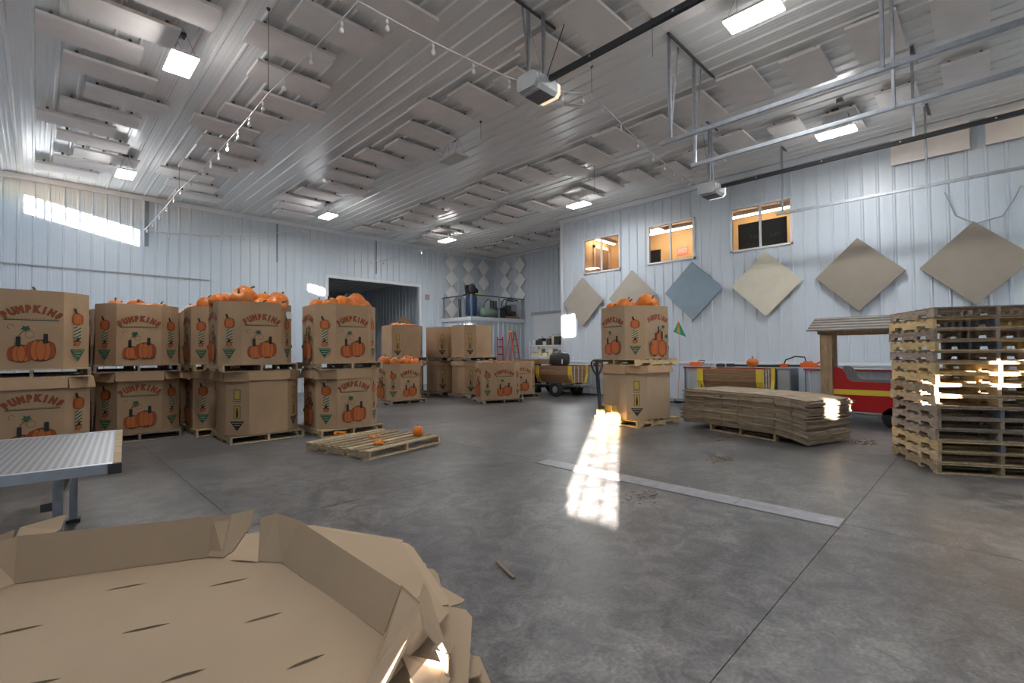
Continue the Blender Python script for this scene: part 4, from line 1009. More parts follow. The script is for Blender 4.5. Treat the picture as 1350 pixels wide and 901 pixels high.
# ---------------------------------------------------------------- overhead door tracks, hangers and openers
def track(x, z, y0, y1, label, w=0.055):
    o = thing('door_track', label, 'door track', (x, 0, z), 0)
    mb = MB().box(-w / 2, y0, -0.004, w / 2, y1, 0.0); mb.box(-w / 2, y0, 0, -w / 2 + 0.004, y1, 0.05); mb.box(w / 2 - 0.004, y0, 0, w / 2, y1, 0.05)
    mb.build('channel', 'galvanized', o)
    MB().box(-0.02, y0, 0.05, 0.03, y1, 0.056).build('flange', 'galvanized', o)
    mb = MB()
    y = y1 - 0.6
    while y > y0: mb.box(-w / 2 - 0.012, y - 0.02, 0.005, -w / 2, y + 0.02, 0.035); y -= 1.6
    mb.build('splice_bolts', 'galvanized', o)
    return o
track(7.06, 4.78, -6.6, 3.65, 'bright steel overhead door track, the upper one right of the black rail')
track(7.95, 4.64, -6.6, 3.55, 'bright steel overhead door track, the lower one with bolts')
track(12.95, 4.81, -6.6, 3.65, 'thin steel overhead door track in front of the right wall')
def hanger(x, y, zt, label, dx=0.0, dy=0.0, brace=True, w=0.05):
    o = thing('track_hanger', label, 'hanger', (x, y, 0), 0)
    mb = MB().box(-w / 2, -0.004, zt, w / 2, 0, ZC - 0.03).box(-w / 2, -0.004, zt, -w / 2 + 0.004, 0.035, ZC - 0.03); mb.build('strut', 'galvanized', o)
    if brace: MB().bar((0.02, 0.02, zt + 0.1), (dx, dy + 0.02, ZC - 0.05), 0.04, 0.006).build('brace', 'galvanized', o)
    return o
def angle_iron(p, q, label):
    o = thing('angle_iron', label, 'angle iron', (0, 0, 0)); MB().bar(p, q, 0.05, 0.006).bar((p[0], p[1] - 0.025, p[2] - 0.025), (q[0], q[1] - 0.025, q[2] - 0.025), 0.006, 0.05).build('angle', 'dark_steel', o)
angle_iron((6.95, 3.45, ZC - 0.03), (8.7, 3.45, ZC - 0.03), 'dark angle iron under the ceiling carrying two strut pairs')
hanger(7.06, 3.47, 4.8, 'steel strut pair at the far end of the upper door track', 0.33, 0)
hanger(7.95, 3.47, 4.66, 'steel strut pair at the far end of the lower bolted track', 0.30, 0)
hanger(7.03, 0.80, 4.8, 'smooth steel strut hanging to the upper track at the top edge', brace=False, w=0.065)
hanger(7.93, 0.80, 4.66, 'perforated steel strut hanging to the lower track at the top edge', brace=False, w=0.055)
hanger(12.95, 3.5, 4.83, 'slim strut at the far end of the track before the nearest office window', 0.12, 0)
hanger(12.92, 0.82, 4.83, 'slim steel strut to the thin track on the right', brace=False)
hanger(10.34, 0.8, 5.03, 'dark double strut to the black rail on the right', 0.06, 0.0)
angle_iron((10.15, 0.80, ZC - 0.03), (10.75, 0.80, ZC - 0.03), 'short dark angle iron above the double strut on the right')
angle_iron((12.78, 0.80, ZC - 0.03), (13.45, 0.80, ZC - 0.03), 'short dark angle iron near the right wall')
angle_iron((12.9, 3.5, ZC - 0.03), (13.25, 3.5, ZC - 0.03), 'short dark angle iron above the nearest office window')
angle_iron((4.7, 4.62, ZC - 0.03), (5.6, 4.62, ZC - 0.03), 'dark angle iron holding the nearer door opener')
angle_iron((10.15, 4.25, ZC - 0.03), (10.85, 4.25, ZC - 0.03), 'dark angle iron holding the farther door opener')
def opener(x, y, z, label, lens, sc=1.0):
    o = thing('door_opener', label, 'door opener', (x, y, z), R(90)); o.scale = (sc, sc, sc)
    body = [(-0.2, -0.07), (-0.15, -0.12), (0.15, -0.12), (0.2, -0.07), (0.2, 0.07), (0.14, 0.13), (-0.14, 0.13), (-0.2, 0.07)]
    T = Matrix(((1, 0, 0, 0), (0, 0, 1, -0.19), (0, 1, 0, 0), (0, 0, 0, 1)))
    MB().prism(body, 0.38, 0, T).build('housing', 'opener_grey', o)
    MB().box(-0.15, -0.17, -0.128, 0.15, 0.12, -0.119).build('base_panel', 'dark_steel', o)
    MB().prism([(a * 0.93, b * 0.9) for a, b in body], 0.07, 0, Matrix(((1, 0, 0, 0), (0, 0, 1, 0.19), (0, 1, 0, 0), (0, 0, 0, 1)))).build('end_cover', 'opener_grey', o)
    ln = [(a * 0.96, b * 0.96) for a, b in body]
    MB().prism(ln, 0.075, 0, Matrix(((1, 0, 0, 0), (0, 0, 1, -0.265), (0, 1, 0, 0), (0, 0, 0, 1)))).build('lamp_lens', lens, o)
    return o
opener(5.10, 4.52, 5.30, 'grey garage door opener with warm glowing lamp lens under the ceiling', 'opener_lens', 1.0)
opener(10.43, 4.22, 4.98, 'small grey garage door opener with white lens, before the nearest office window', 'opener_lens_white', 1.05)
for x, y, z, y0, lab in ((5.10, 4.30, 5.345, -6.5, 'black opener rail running from the nearer opener out of the top edge'), (10.43, 4.0, 5.02, -6.5, 'black opener rail running along the right wall from the farther opener')):
    o = thing('opener_rail', lab, 'opener rail', (x, 0, z)); MB().box(-0.03, y0, -0.035, 0.03, y, 0.035).build('rail', 'black_metal', o)
    mb = MB(); yy = y - 0.7
    while yy > y0: mb.box(-0.034, yy - 0.012, -0.012, -0.03, yy + 0.012, 0.012); yy -= 1.15
    mb.build('rail_bolts', 'galvanized', o)
for x, y, z, lab, k in ((5.0, 4.60, 5.38, 'thick steel strut bundle above the nearer opener', 0.0), (5.24, 4.52, 5.38, 'second steel strut above the nearer opener, beside its rail', 0.2), (10.38, 4.22, 5.07, 'dark strut on the corner side of the farther opener', 0.1), (10.52, 4.22, 5.07, 'dark strut on the near side of the farther opener', -0.05)):
    hanger(x, y, z, lab, -0.12, k)
o = thing('cord', 'thin black power cord hanging to the nearer door opener', 'cord', (0, 0, 0)); MB().tube([(5.55, 4.35, ZC - 0.04), (5.42, 4.38, 6.1), (5.3, 4.42, 5.75), (5.2, 4.48, 5.4)], 0.007, 5).build('power_cord', 'rubber', o)
o = thing('junction_box', 'dark junction box on the ceiling above the nearer opener', 'junction box', (5.55, 4.35, ZC - 0.04)); MB().lathe([(0, 0), (0.05, 0), (0.06, 0.02), (0, 0.02)], 10).build('box', 'dark_steel', o)
o = thing('junction_box', 'dark junction box on the ceiling beside the lit lamp over the nearest window', 'junction box', (11.3, 2.0, ZC - 0.06)); MB().box(-0.07, -0.05, -0.05, 0.07, 0.05, 0.03).build('box', 'dark_steel', o)
o = thing('cord', 'looped cord hanging on the right wall above the last diamond panel', 'cord', (0, 0, 0)); MB().tube([(XR - 0.06, 0.62, 4.9), (XR - 0.06, 0.45, 4.35), (XR - 0.06, 0.15, 4.12), (XR - 0.06, -0.25, 4.2), (XR - 0.06, -0.42, 4.5), (XR - 0.06, -0.52, 4.75), (XR - 0.06, -0.7, 4.6)], 0.012, 6).build('cable', 'galvanized', o)

# ---------------------------------------------------------------- inside the offices
for b, lab in (((16.42, 4.05, 16.49, 6.1), 'glowing strip lamp on the ceiling behind the nearest office window'), ((16.42, 7.2, 16.51, 9.15), 'glowing strip lamp on the ceiling behind the middle office window'), ((15.6, 10.84, 16.9, 10.91), 'glowing strip lamp on the ceiling behind the farthest office window')):
    o = thing('strip_lamp', lab, 'strip lamp', (0, 0, 5.93), 0, 'strip lamps in the office'); MB().box(b[0], b[1], -0.06, b[2], b[3], -0.015).build('tube', 'office_light', o); MB().box(b[0] - 0.03, b[1] - 0.03, -0.015, b[2] + 0.03, b[3] + 0.03, 0.095).build('tray', 'white_plastic', o)
o = thing('monitor', 'black wall screen seen through the nearest office window', 'screen', (14.62, 4.52, 4.75)); MB().box(0, -0.64, -0.42, 0.05, 0.64, 0.42).build('bezel', 'black_plastic', o)
MB().box(-0.004, -0.61, -0.39, 0.0, 0.61, 0.39).build('screen', 'screen_black', o)
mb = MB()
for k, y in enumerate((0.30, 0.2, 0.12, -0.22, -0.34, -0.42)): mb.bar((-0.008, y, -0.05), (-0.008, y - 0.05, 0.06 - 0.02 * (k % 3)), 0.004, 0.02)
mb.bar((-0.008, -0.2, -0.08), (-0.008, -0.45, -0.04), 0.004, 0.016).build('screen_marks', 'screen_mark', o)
MB().box(0.0, -0.1, -0.70, 0.06, 0.1, -0.42).build('stand', 'black_plastic', o)
o = thing('exit_sign', 'small glowing red exit sign on the wall behind the middle office window', 'exit sign', (17.19, 8.07, 5.24)); MB().box(-0.03, -0.2, -0.13, 0.0, 0.2, 0.13).build('sign_box', 'exit_red', o)
try:
    c = bpy.data.curves.new('exit_word', 'FONT'); c.body = 'EXIT'; c.size = 0.17; c.align_x = 'CENTER'; c.align_y = 'CENTER'; c.offset = 0.004
    t = bpy.data.objects.new('exit_word', c); dg = bpy.context.evaluated_depsgraph_get(); COL.objects.link(t); dg.update(); me = bpy.data.meshes.new_from_object(t.evaluated_get(bpy.context.evaluated_depsgraph_get())); COL.objects.unlink(t); bpy.data.objects.remove(t)
    me.materials.clear(); me.materials.append(M['paper_white']); link('exit_word', me, o, mw=Matrix(((0, 0, -1, -0.034), (-1, 0, 0, 0), (0, 1, 0, 0), (0, 0, 0, 1))))
except Exception as e: print('exit word', e)
d3 = struct('door_3'); MB().box(16.0, 11.2, 4.05, 16.95, 11.24, 5.66).build('door_leaf', 'office_door', d3)
for b in ((15.9, 11.18, 4.05, 16.0, 11.25, 5.78), (16.95, 11.18, 4.05, 17.05, 11.25, 5.78), (15.9, 11.18, 5.66, 17.05, 11.25, 5.78)): MB().box(*b).build('door_casing', 'office_ceiling', d3)
o = thing('chair', 'dark chair back behind the middle office window', 'chair', (15.5, 8.25, 4.05)); MB().box(-0.2, -0.25, 0.5, -0.15, 0.25, 0.95).build('backrest', 'screen_black', o); MB().box(-0.2, -0.25, 0.42, 0.25, 0.25, 0.48).build('seat', 'screen_black', o)
for x in (-0.18, 0.2):
    for y in (-0.22, 0.22): MB().box(x - 0.02, y - 0.02, 0, x + 0.02, y + 0.02, 0.43).build('leg', 'screen_black', o)
o = thing('paper_stack', 'white papers on the sill behind the farthest office window', 'papers', (14.35, 10.0, 4.30)); MB().box(-0.1, -0.25, 0, 0.12, 0.2, 0.06).build('paper', 'paper_white', o)
MB().box(-0.25, -1.1, 0, 0.12, 0.3, -0.06).build('sill_board', 'office_door', o)
# ---------------------------------------------------------------- balcony in the far corner
rib_surface('wall_balcony_side', (13.86, YB, 0), (0, -1, 0), (0, 0, 1), (-1, 0, 0), YB - 16.45, 2.98)
rib_surface('wall_balcony_front', (13.86, 16.45, 0), (1, 0, 0), (0, 0, 1), (0, -1, 0), XRR - 13.86, 2.98)
tag(MB().box(13.82, 16.41, 2.98, XRR, YB, 3.06).build('floor_balcony', 'post_wood'), kind='structure')
trim(14, 13.80, 16.39, 2.93, XRR, 16.41, 3.10); trim(15, 13.80, 16.39, 2.93, 13.82, YB, 3.10)
o = thing('balcony_railing', 'steel pipe railing around the corner balcony', 'railing', (0, 0, 3.06))
MB().tube([(13.84, YB - 0.05, 1.03), (13.84, 16.42, 1.03)], 0.026, 8).build('rail', 'dark_steel', o)
MB().tube([(13.84, 16.42, 1.03), (XRR - 0.02, 16.42, 1.03)], 0.026, 8).build('rail', 'dark_steel', o)
for x, y in ((13.84, 18.45), (13.84, 16.42), (15.55, 16.42), (17.15, 16.42)): MB().box(x - 0.03, y - 0.03, 0, x + 0.03, y + 0.03, 1.03).build('post', 'galvanized', o)
o = thing('air_compressor', 'tall dark blue upright air compressor on the balcony', 'air compressor', (14.58, 17.3, 3.06))
MB().lathe([(0, 0.15), (0.2, 0.16), (0.28, 0.24), (0.28, 1.02), (0.2, 1.12), (0, 1.14)], 20).build('tank', 'compressor_blue', o)
for k in range(3): MB().bar((0.2 * math.cos(k * 2.1), 0.2 * math.sin(k * 2.1), 0.25), (0.28 * math.cos(k * 2.1), 0.28 * math.sin(k * 2.1), 0), 0.05, 0.03).build('leg', 'compressor_blue', o)
MB().box(-0.32, -0.25, 1.14, 0.36, 0.25, 1.17).build('motor_plate', 'black_metal', o)
MB().lathe([(0, -0.14), (0.13, -0.14), (0.15, -0.1), (0.15, 0.1), (0.13, 0.14), (0, 0.14)], 14, (0.2, 0, 1.33), 'y').build('motor', 'black_metal', o)
mb = MB().box(-0.26, -0.14, 1.17, 0.0, 0.14, 1.38)
for k in range(5): mb.box(-0.29, -0.16, 1.38 + k * 0.045, 0.02, 0.16, 1.40 + k * 0.045)
mb.build('pump_head', 'black_metal', o)
MB().lathe([(0.03, -0.03), (0.22, -0.03), (0.22, 0.0), (0.03, 0.0)], 18, (-0.12, -0.2, 1.42), 'y').build('flywheel', 'dark_steel', o)
MB().box(0.02, -0.3, 1.12, 0.42, -0.27, 1.20).build('belt_guard', 'yellow_paint', o)
o = thing('air_compressor', 'grey green horizontal tank compressor on the balcony beside the blue one', 'air compressor', (15.45, 17.0, 3.06))
MB().lathe([(0, -0.52), (0.14, -0.5), (0.22, -0.42), (0.22, 0.42), (0.14, 0.5), (0, 0.52)], 18, (0, 0, 0.32), 'x').build('tank', 'compressor_green', o)
for x in (-0.35, 0.35): MB().box(x - 0.03, -0.15, 0, x + 0.03, 0.15, 0.14).build('foot', 'dark_steel', o)
MB().box(-0.15, -0.18, 0.53, 0.35, 0.18, 0.90).build('motor', 'grey_paint', o)
mb = MB()
for k in range(5): mb.box(-0.10 + k * 0.09, -0.20, 0.55, -0.06 + k * 0.09, -0.18, 0.88)
mb.build('cooling_fins', 'black_metal', o)
MB().tube([(-0.35, 0, 0.52), (-0.4, -0.1, 0.75), (-0.2, -0.15, 0.95), (0.0, -0.15, 0.88)], 0.02, 6).build('hose', 'black_metal', o)
o = thing('tool_box', 'black box on the balcony deck beside the green compressor', 'box', (16.1, 17.0, 3.06)); MB().box(-0.2, -0.2, 0, 0.22, 0.2, 0.55).build('body', 'black_plastic', o); MB().box(-0.21, -0.21, 0.45, 0.23, 0.21, 0.58).build('lid', 'black_metal', o)
o = thing('generator', 'wheeled generator with bent tube handle on the balcony', 'generator', (16.75, 17.0, 3.06))
MB().box(-0.2, -0.2, 0.22, 0.35, 0.2, 0.72).build('engine', 'dark_steel', o); MB().box(0.0, -0.22, 0.45, 0.34, 0.22, 0.80).build('cover', 'grey_paint', o)
MB().tube([(-0.32, -0.15, 0.15), (-0.32, -0.15, 0.85), (-0.18, -0.15, 1.05), (0.5, -0.15, 1.0)], 0.025, 7).tube([(-0.32, 0.15, 0.15), (-0.32, 0.15, 0.85), (-0.18, 0.15, 1.05), (0.5, 0.15, 1.0)], 0.025, 7).build('handle', 'black_metal', o)
for y in (-0.24, 0.24): MB().lathe([(0, -0.03), (0.15, -0.03), (0.15, 0.03), (0, 0.03)], 14, (-0.1, y, 0.15), 'y').build('wheel', 'rubber', o)
o = thing('plywood_board', 'brown plywood boards lying on the balcony edge', 'board', (16.6, 16.62, 3.06)); MB().box(-0.35, -0.12, 0, 0.45, 0.12, 0.16).build('board', 'plank_brown', o)
o = thing('pipe_bundle', 'thin dark rods leaning beside the blue compressor', 'rods', (14.1, 17.6, 3.06)); mb = MB()
for k in range(3): mb.tube([(0.05 * k, 0, 0), (0.03 + 0.07 * k, 0.1, 0.95)], 0.018, 6)
mb.build('rods', 'black_metal', o)
o = thing('notice', 'small dark notice on the back wall between doorway and balcony', 'notice', (12.98, YB - 0.03, 4.08)); MB().box(-0.12, -0.012, -0.13, 0.12, 0.0, 0.13).build('sheet', 'sign_paper', o)

# ladder, red hand truck, shelving in the recess
o = thing('step_ladder', 'orange fibreglass step ladder with yellow top leaning open by the balcony wall', 'ladder', (16.0, 15.95, 0), R(8))
HT = 2.42
for s in (-1, 1):
    MB().bar((s * 0.30, -0.42, 0), (s * 0.17, 0.0, HT), 0.075, 0.03).build('rail', 'ladder_orange', o)
    MB().bar((s * 0.26, 0.55, 0), (s * 0.15, 0.05, HT), 0.05, 0.025).build('rear_rail', 'ladder_orange', o)
for k in range(7):
    t = 0.1 + k * 0.125; MB().box(-0.30 + 0.13 * t, -0.47 + 0.42 * t, t * HT, 0.30 - 0.13 * t, -0.38 + 0.42 * t, t * HT + 0.025).build('step', 'dark_steel', o)
MB().box(-0.2, -0.07, HT - 0.01, 0.2, 0.12, HT + 0.07).build('top_cap', 'yellow_paint', o)
o = thing('hand_truck', 'dark red hand truck standing against the balcony wall', 'hand truck', (15.42, 16.2, 0))
for s in (-1, 1): MB().tube([(s * 0.17, 0, 0.1), (s * 0.17, 0.03, 2.2)], 0.025, 7).build('rail', 'red_paint', o)
for z in (0.5, 1.0, 1.35, 1.7, 2.05): MB().box(-0.17, -0.01, z, 0.17, 0.03, z + 0.05).build('rung', 'red_edge', o)
MB().box(-0.2, -0.25, 0, 0.2, 0.05, 0.02).build('toe_plate', 'red_paint', o)
for s in (-1, 1): MB().lathe([(0, -0.03), (0.13, -0.03), (0.13, 0.03), (0, 0.03)], 14, (s * 0.24, 0.05, 0.13), 'x').build('wheel', 'rubber', o)
o = thing('utility_shelf', 'white metal shelving crowded with tools behind the hall corner', 'shelf', (15.4, 13.0, 0))
for x in (-0.3, 0.3):
    for y in (-1.15, 1.05): MB().box(x - 0.02, y - 0.02, 0, x + 0.02, y + 0.02, 1.92 if y > 0 else 2.15).build('post', 'white_plastic', o)
for z in (0.35, 1.25, 1.72): MB().box(-0.32, -1.18, z, 0.32, 1.08, z + 0.04).build('shelf_board', 'white_plastic', o)
rn = random.Random(8)
sy = 11.95
for i in range(9):
    w = rn.uniform(0.10, 0.17); h = rn.uniform(0.15, 0.30) if i > 3 else rn.uniform(0.32, 0.46); m = ('shelf_goods_cream', 'black_plastic', 'black_metal', 'shelf_goods_cream', 'dark_steel')[i % 5]
    kind, cat, lab = (('storage_box', 'box', 'box'), ('tool_case', 'case', 'black tool case'), ('power_tool', 'tool', 'black power tool'), ('paint_can', 'can', 'pale can'), ('engine_part', 'tool', 'dark machine part'))[i % 5]
    o = thing(kind, '%s on the top shelf of the white shelving, %s from the hall corner' % (lab if i % 5 else 'cream box', ORD[i + 1]), cat, (15.35, sy + w, 1.76), rn.uniform(-0.2, 0.2), 'goods on the white shelving')
    if i % 5 == 3: MB().lathe([(0, 0), (w * 0.8, 0), (w * 0.8, h), (w * 0.7, h + 0.01), (0, h + 0.01)], 12).build('body', m, o); MB().tube([(0, -w * 0.8, h), (0, 0, h + 0.1), (0, w * 0.8, h)], 0.006, 5).build('handle', 'dark_steel', o)
    else:
        MB().box(-w, -w * 0.8, 0, w, w * 0.8, h).build('body', m, o); MB().box(-w * 1.02, -w * 0.82, h, w * 1.02, w * 0.82, h + 0.03).build('lid', 'dark_steel' if i % 2 else 'white_plastic', o)
        MB().tube([(0, -w * 0.5, h + 0.03), (0, -w * 0.3, h + 0.09), (0, w * 0.3, h + 0.09), (0, w * 0.5, h + 0.03)], 0.01, 5).build('handle', 'black_plastic', o)
    sy += 2 * w * 0.8 + 0.03
sy = 12.1
for i in range(6):
    w = rn.uniform(0.12, 0.18); h = rn.uniform(0.12, 0.3); o = thing('storage_box', 'pale box on the middle shelf of the white shelving, %s from the hall corner' % ORD[i + 1], 'box', (15.35, sy + w, 1.29), 0, 'goods on the white shelving')
    MB().box(-w, -w * 0.8, 0, w, w * 0.8, h).build('body', 'shelf_goods_cream', o); MB().box(-w * 1.03, -w * 0.83, h, w * 1.03, w * 0.83, h + 0.025).build('lid', 'dark_steel' if i % 2 else 'yellow_paint', o); sy += 2 * w * 0.8 + 0.08

# ---------------------------------------------------------------- low steel clad benches along the right wall
def bench(y0, y1, label, cab=True):
    o = thing('steel_bench', label, 'bench', (13.3, 0, 0), 0, 'steel clad benches along the right wall')
    me = rib_mesh(0, y1 - y0, 0, 0.92, (), 0.1, 'front_panel', 'bench_steel')
    link('front_panel', me, o, mw=Matrix(((0, 0, -1, 0.02), (-1, 0, 0, y1), (0, 1, 0, 0.05), (0, 0, 0, 1))))
    MB().box(0.0, y0 - 0.02, 0.985, 0.74, y1 + 0.02, 1.02).build('bench_top', 'bench_top', o)
    MB().box(-0.02, y0 - 0.02, 0.972, 0.0, y1 + 0.02, 1.02).build('edge_strip', 'red_edge', o)
    MB().box(0.0, y0, 0.0, 0.72, y0 + 0.03, 0.985).build('end_panel', 'bench_grey', o); MB().box(0.0, y1 - 0.03, 0.0, 0.72, y1, 0.985).build('end_panel', 'bench_grey', o)
    return o
bench(3.86, 6.26, 'steel clad bench with red edge behind the folded bins, a pumpkin on it')
bench(-1.2, 3.20, 'steel clad bench with red edge behind the wooden train')
bench(8.6, 11.2, 'steel clad bench with red edge behind the yellow cornered wagon at the hall corner')
o = thing('bench_cabinet', 'dark grey cabinet end standing at the near end of the bench with the pumpkin', 'cabinet', (13.3, 3.58, 0)); MB().box(0.0, -0.06, 0.0, 0.74, 0.24, 1.0).build('body', 'bench_grey', o); MB().box(-0.004, -0.04, 0.06, 0.0, 0.22, 0.96).build('door', 'grey_paint', o)
make_pumpkin((13.50, 4.46, 1.02 + 0.125), 0.15, 'single orange pumpkin sitting on the steel bench by the right wall', None, 0, (0, 0, 0))
def blower(loc, rz, label):
    o = thing('hedge_tool', label, 'garden tool', loc, rz)
    MB().box(-0.18, -0.07, 0.02, 0.16, 0.07, 0.13).box(-0.1, -0.05, 0.13, 0.1, 0.05, 0.17).build('motor_housing', 'orange_paint', o)
    MB().tube([(-0.16, 0, 0.10), (-0.34, 0, 0.20), (-0.48, 0, 0.18), (-0.52, 0, 0.06), (-0.40, 0, 0.03), (-0.2, 0, 0.05)], 0.022, 7).build('rear_handle', 'orange_paint', o)
    MB().tube([(0.05, -0.08, 0.12), (0.1, -0.10, 0.27), (0.3, -0.06, 0.29), (0.5, 0.0, 0.2), (0.55, 0, 0.08)], 0.018, 7).build('front_handle', 'black_plastic', o)
    MB().box(0.16, -0.04, 0.03, 0.75, 0.04, 0.08).build('blade_bar', 'black_plastic', o)
    MB().box(0.45, -0.06, 0.02, 0.62, 0.06, 0.10).build('guard', 'orange_paint', o)
blower((13.55, 3.18, 1.02), R(90), 'orange and black hedge tool lying where the two benches meet')
o = thing('trimmer_shaft', 'long black tool shaft lying on the bench behind the pumpkin', 'garden tool', (13.68, 4.4, 1.06)); MB().tube([(0, -0.7, 0), (0, 0.75, 0)], 0.03, 8).build('shaft', 'black_metal', o); MB().box(-0.04, 0.6, -0.04, 0.04, 0.8, 0.05).build('grip', 'black_plastic', o)
o = thing('chain_saw', 'orange hand tool lying at the far end of the bench', 'garden tool', (13.55, 5.85, 1.02)); MB().box(-0.09, 0.0, 0.01, 0.09, 0.30, 0.13).build('housing', 'orange_paint', o); MB().box(-0.05, -0.28, 0.02, 0.05, 0.0, 0.09).build('grip', 'grey_paint', o); MB().tube([(0, -0.05, 0.09), (0, -0.08, 0.17), (0, 0.06, 0.18), (0, 0.1, 0.13)], 0.012, 6).build('handle', 'black_plastic', o)
o = thing('battery', 'small black block on the bench beside the orange hand tool', 'battery', (13.55, 5.32, 1.02)); MB().box(-0.06, -0.1, 0, 0.06, 0.1, 0.08).build('body', 'black_plastic', o); MB().box(-0.05, -0.07, 0.08, 0.05, 0.07, 0.10).build('top_latch', 'grey_paint', o)
o = thing('bicycle_flag', 'green and yellow pennant on a thin rod behind the lifted bin', 'flag', (12.9, 6.22, 0.02))
MB().tube([(0, 0.06, 0.0), (0, -0.02, 1.15), (0, 0.0, 2.30)], 0.007, 5).build('rod', 'orange_paint', o)
MB().face([(0, 0.0, 2.30), (0.01, 0.16, 2.0), (0.01, -0.22, 1.84)]).face([(0.004, 0.0, 2.30), (0.014, -0.22, 1.84), (0.014, 0.16, 2.0)]).build('pennant', 'flag_teal', o)
MB().face([(-0.004, 0.0, 2.28), (-0.004, 0.05, 2.0), (-0.004, -0.06, 1.95)]).build('pennant_stripe', 'flag_yellow', o)
MB().lathe([(0, 0), (0.12, 0), (0.12, 0.03), (0, 0.03)], 12, (0, 0.06, -0.02)).build('foot', 'black_metal', o)
o = thing('cord', 'black cord coiled on the floor at the bench foot beside the lifted bin', 'cord', (13.0, 6.25, 0.012)); MB().tube([(-0.3, 0.3, 0.01), (-0.1, 0.1, 0.02), (0.05, -0.1, 0.01), (-0.15, -0.2, 0.03), (-0.25, 0.0, 0.04), (0.0, 0.18, 0.06)], 0.018, 6).build('cable', 'rubber', o)

# ---------------------------------------------------------------- wooden trough wagons with yellow corners
def wagon(loc, rz, L, label, wheels=True):
    o = thing('trough_wagon', label, 'wagon', loc, rz)
    # cross-section: upper board flares out, lower board leans in; length along local y
    zb, zm, zt2 = 0.46, 0.72, 1.0
    for s in (-1, 1):
        for k, (a, b) in enumerate((((0.30, zb), (0.36, zb + 0.125)), ((0.362, zb + 0.13), (0.42, zm)), ((0.42, zm + 0.004), (0.42, zm + 0.14)), ((0.42, zm + 0.145), (0.42, zt2)))):
            mb = MB(); t = 0.022
            P = [(s * a[0], -L / 2, a[1]), (s * b[0], -L / 2, b[1]), (s * (b[0] - t), -L / 2, b[1]), (s * (a[0] - t), -L / 2, a[1])]
            Q = [(x, L / 2, z) for x, y, z in P]
            mb.face(P); mb.face(list(reversed(Q)))
            for i in range(4): mb.face((P[i], Q[i], Q[(i + 1) % 4], P[(i + 1) % 4]))
            mb.build('side_board', 'plank_brown', o)
        for y in (-L / 2, L / 2):
            mb = MB(); w = 0.075
            for a, b in (((0.30, zb - 0.02), (0.43, zm)), ((0.43, zm), (0.43, zt2 + 0.02))):
                P = [(s * (a[0] + 0.0), y - w, a[1]), (s * (a[0] + 0.02), y - w, a[1]), (s * (b[0] + 0.02), y - w, b[1]), (s * b[0], y - w, b[1])]
                Q = [(x, y + w, z) for x, _, z in P]
                mb.face(P); mb.face(list(reversed(Q)))
                for i in range(4): mb.face((P[i], Q[i], Q[(i + 1) % 4], P[(i + 1) % 4]))
            mb.build('corner_strap', 'yellow_paint', o)
    MB().box(-0.30, -L / 2, zb - 0.02, 0.30, L / 2, zb).build('floor_board', 'plank_brown', o)
    mb = MB()
    for k in range(3): mb.box(-0.21 + k * 0.20, -L / 2 - 0.02, zb, -0.195 + k * 0.20, -L / 2 - 0.005, zt2)
    for z in (0.47, 0.66, 0.85): MB().box(-0.40, -L / 2, z, 0.40, -L / 2 + 0.03, z + 0.17).build('end_board', 'plank_brown', o)
    mb.build('end_grid', 'white_plastic', o)
    for z0 in (0.47, 0.66, 0.85): MB().box(-0.40, L / 2 - 0.03, z0, 0.40, L / 2, z0 + 0.15).build('end_board', 'plank_brown', o)
    if wheels:
        MB().box(-0.06, -L / 2 - 0.7, 0.30, 0.06, L / 2 + 0.5, 0.36).box(-0.30, -L / 2 - 0.35, 0.36, 0.30, -L / 2 + 0.05, 0.40).build('chassis', 'galvanized', o)
        for y in (-0.22, L / 2 + 0.2):
            MB().box(-0.5, y - 0.03, 0.22, 0.5, y + 0.03, 0.29).build('axle', 'black_metal', o)
            for s in (-1, 1):
                w_ = MB().lathe([(0.12, -0.07), (0.20, -0.085), (0.245, -0.06), (0.25, 0), (0.245, 0.06), (0.20, 0.085), (0.12, 0.07)], 24, (s * 0.56, y, 0.25), 'x').build('tyre', 'rubber', o)
                MB().lathe([(0, -0.05), (0.06, -0.06), (0.13, -0.04), (0.13, 0.04), (0.06, 0.06), (0, 0.05)], 18, (s * 0.56, y, 0.25), 'x').build('rim', 'grey_paint', w_)
    else:
        for y in (-L / 3, L / 3): MB().box(-0.35, y - 0.04, 0.0, 0.35, y + 0.04, zb - 0.02).build('skid', 'black_metal', o)
    return o
wagon((12.62, 10.28, 0), R(0), 1.42, 'brown wooden trough wagon with yellow corners and rubber wheels at the hall corner')
wagon((12.50, 4.55, 0), R(0), 1.42, 'brown wooden trough wagon with yellow corners behind the folded bins', False)
wagon((12.55, 12.55, 0), R(0), 1.42, 'wooden trough wagon with yellow corners mostly hidden behind the low single bins', False)
wagon((11.9, 6.65, 0), R(0), 0.5, 'end of a short wooden wagon just behind the lifted bin', False)
o = thing('plank_deck', 'thick brown planks laid across behind the low single bins', 'planks', (12.9, 11.55, 1.05)); 
for k in range(3): MB().box(-0.3 + k * 0.21, -0.75, 0.0, -0.1 + k * 0.21, 0.75, 0.16).build('plank', 'plank_brown', o)
MB().box(-0.2, 0.07, -1.05, 0.2, 0.15, 0.0).build('trestle', 'black_metal', o)
o = thing('equipment_bag', 'black bulky bag with a pale strip sitting on the planks at the hall corner', 'bag', (12.75, 10.45, 1.02))
MB().box(-0.1, -0.45, -0.03, 0.1, 0.35, 0.0).build('base_board', 'black_plastic', o)
T = Matrix(((1, 0, 0, 0), (0, 1, 0, 0), (0, 0, 1, 0.0), (0, 0, 0, 1)))
vs = []; n = 16
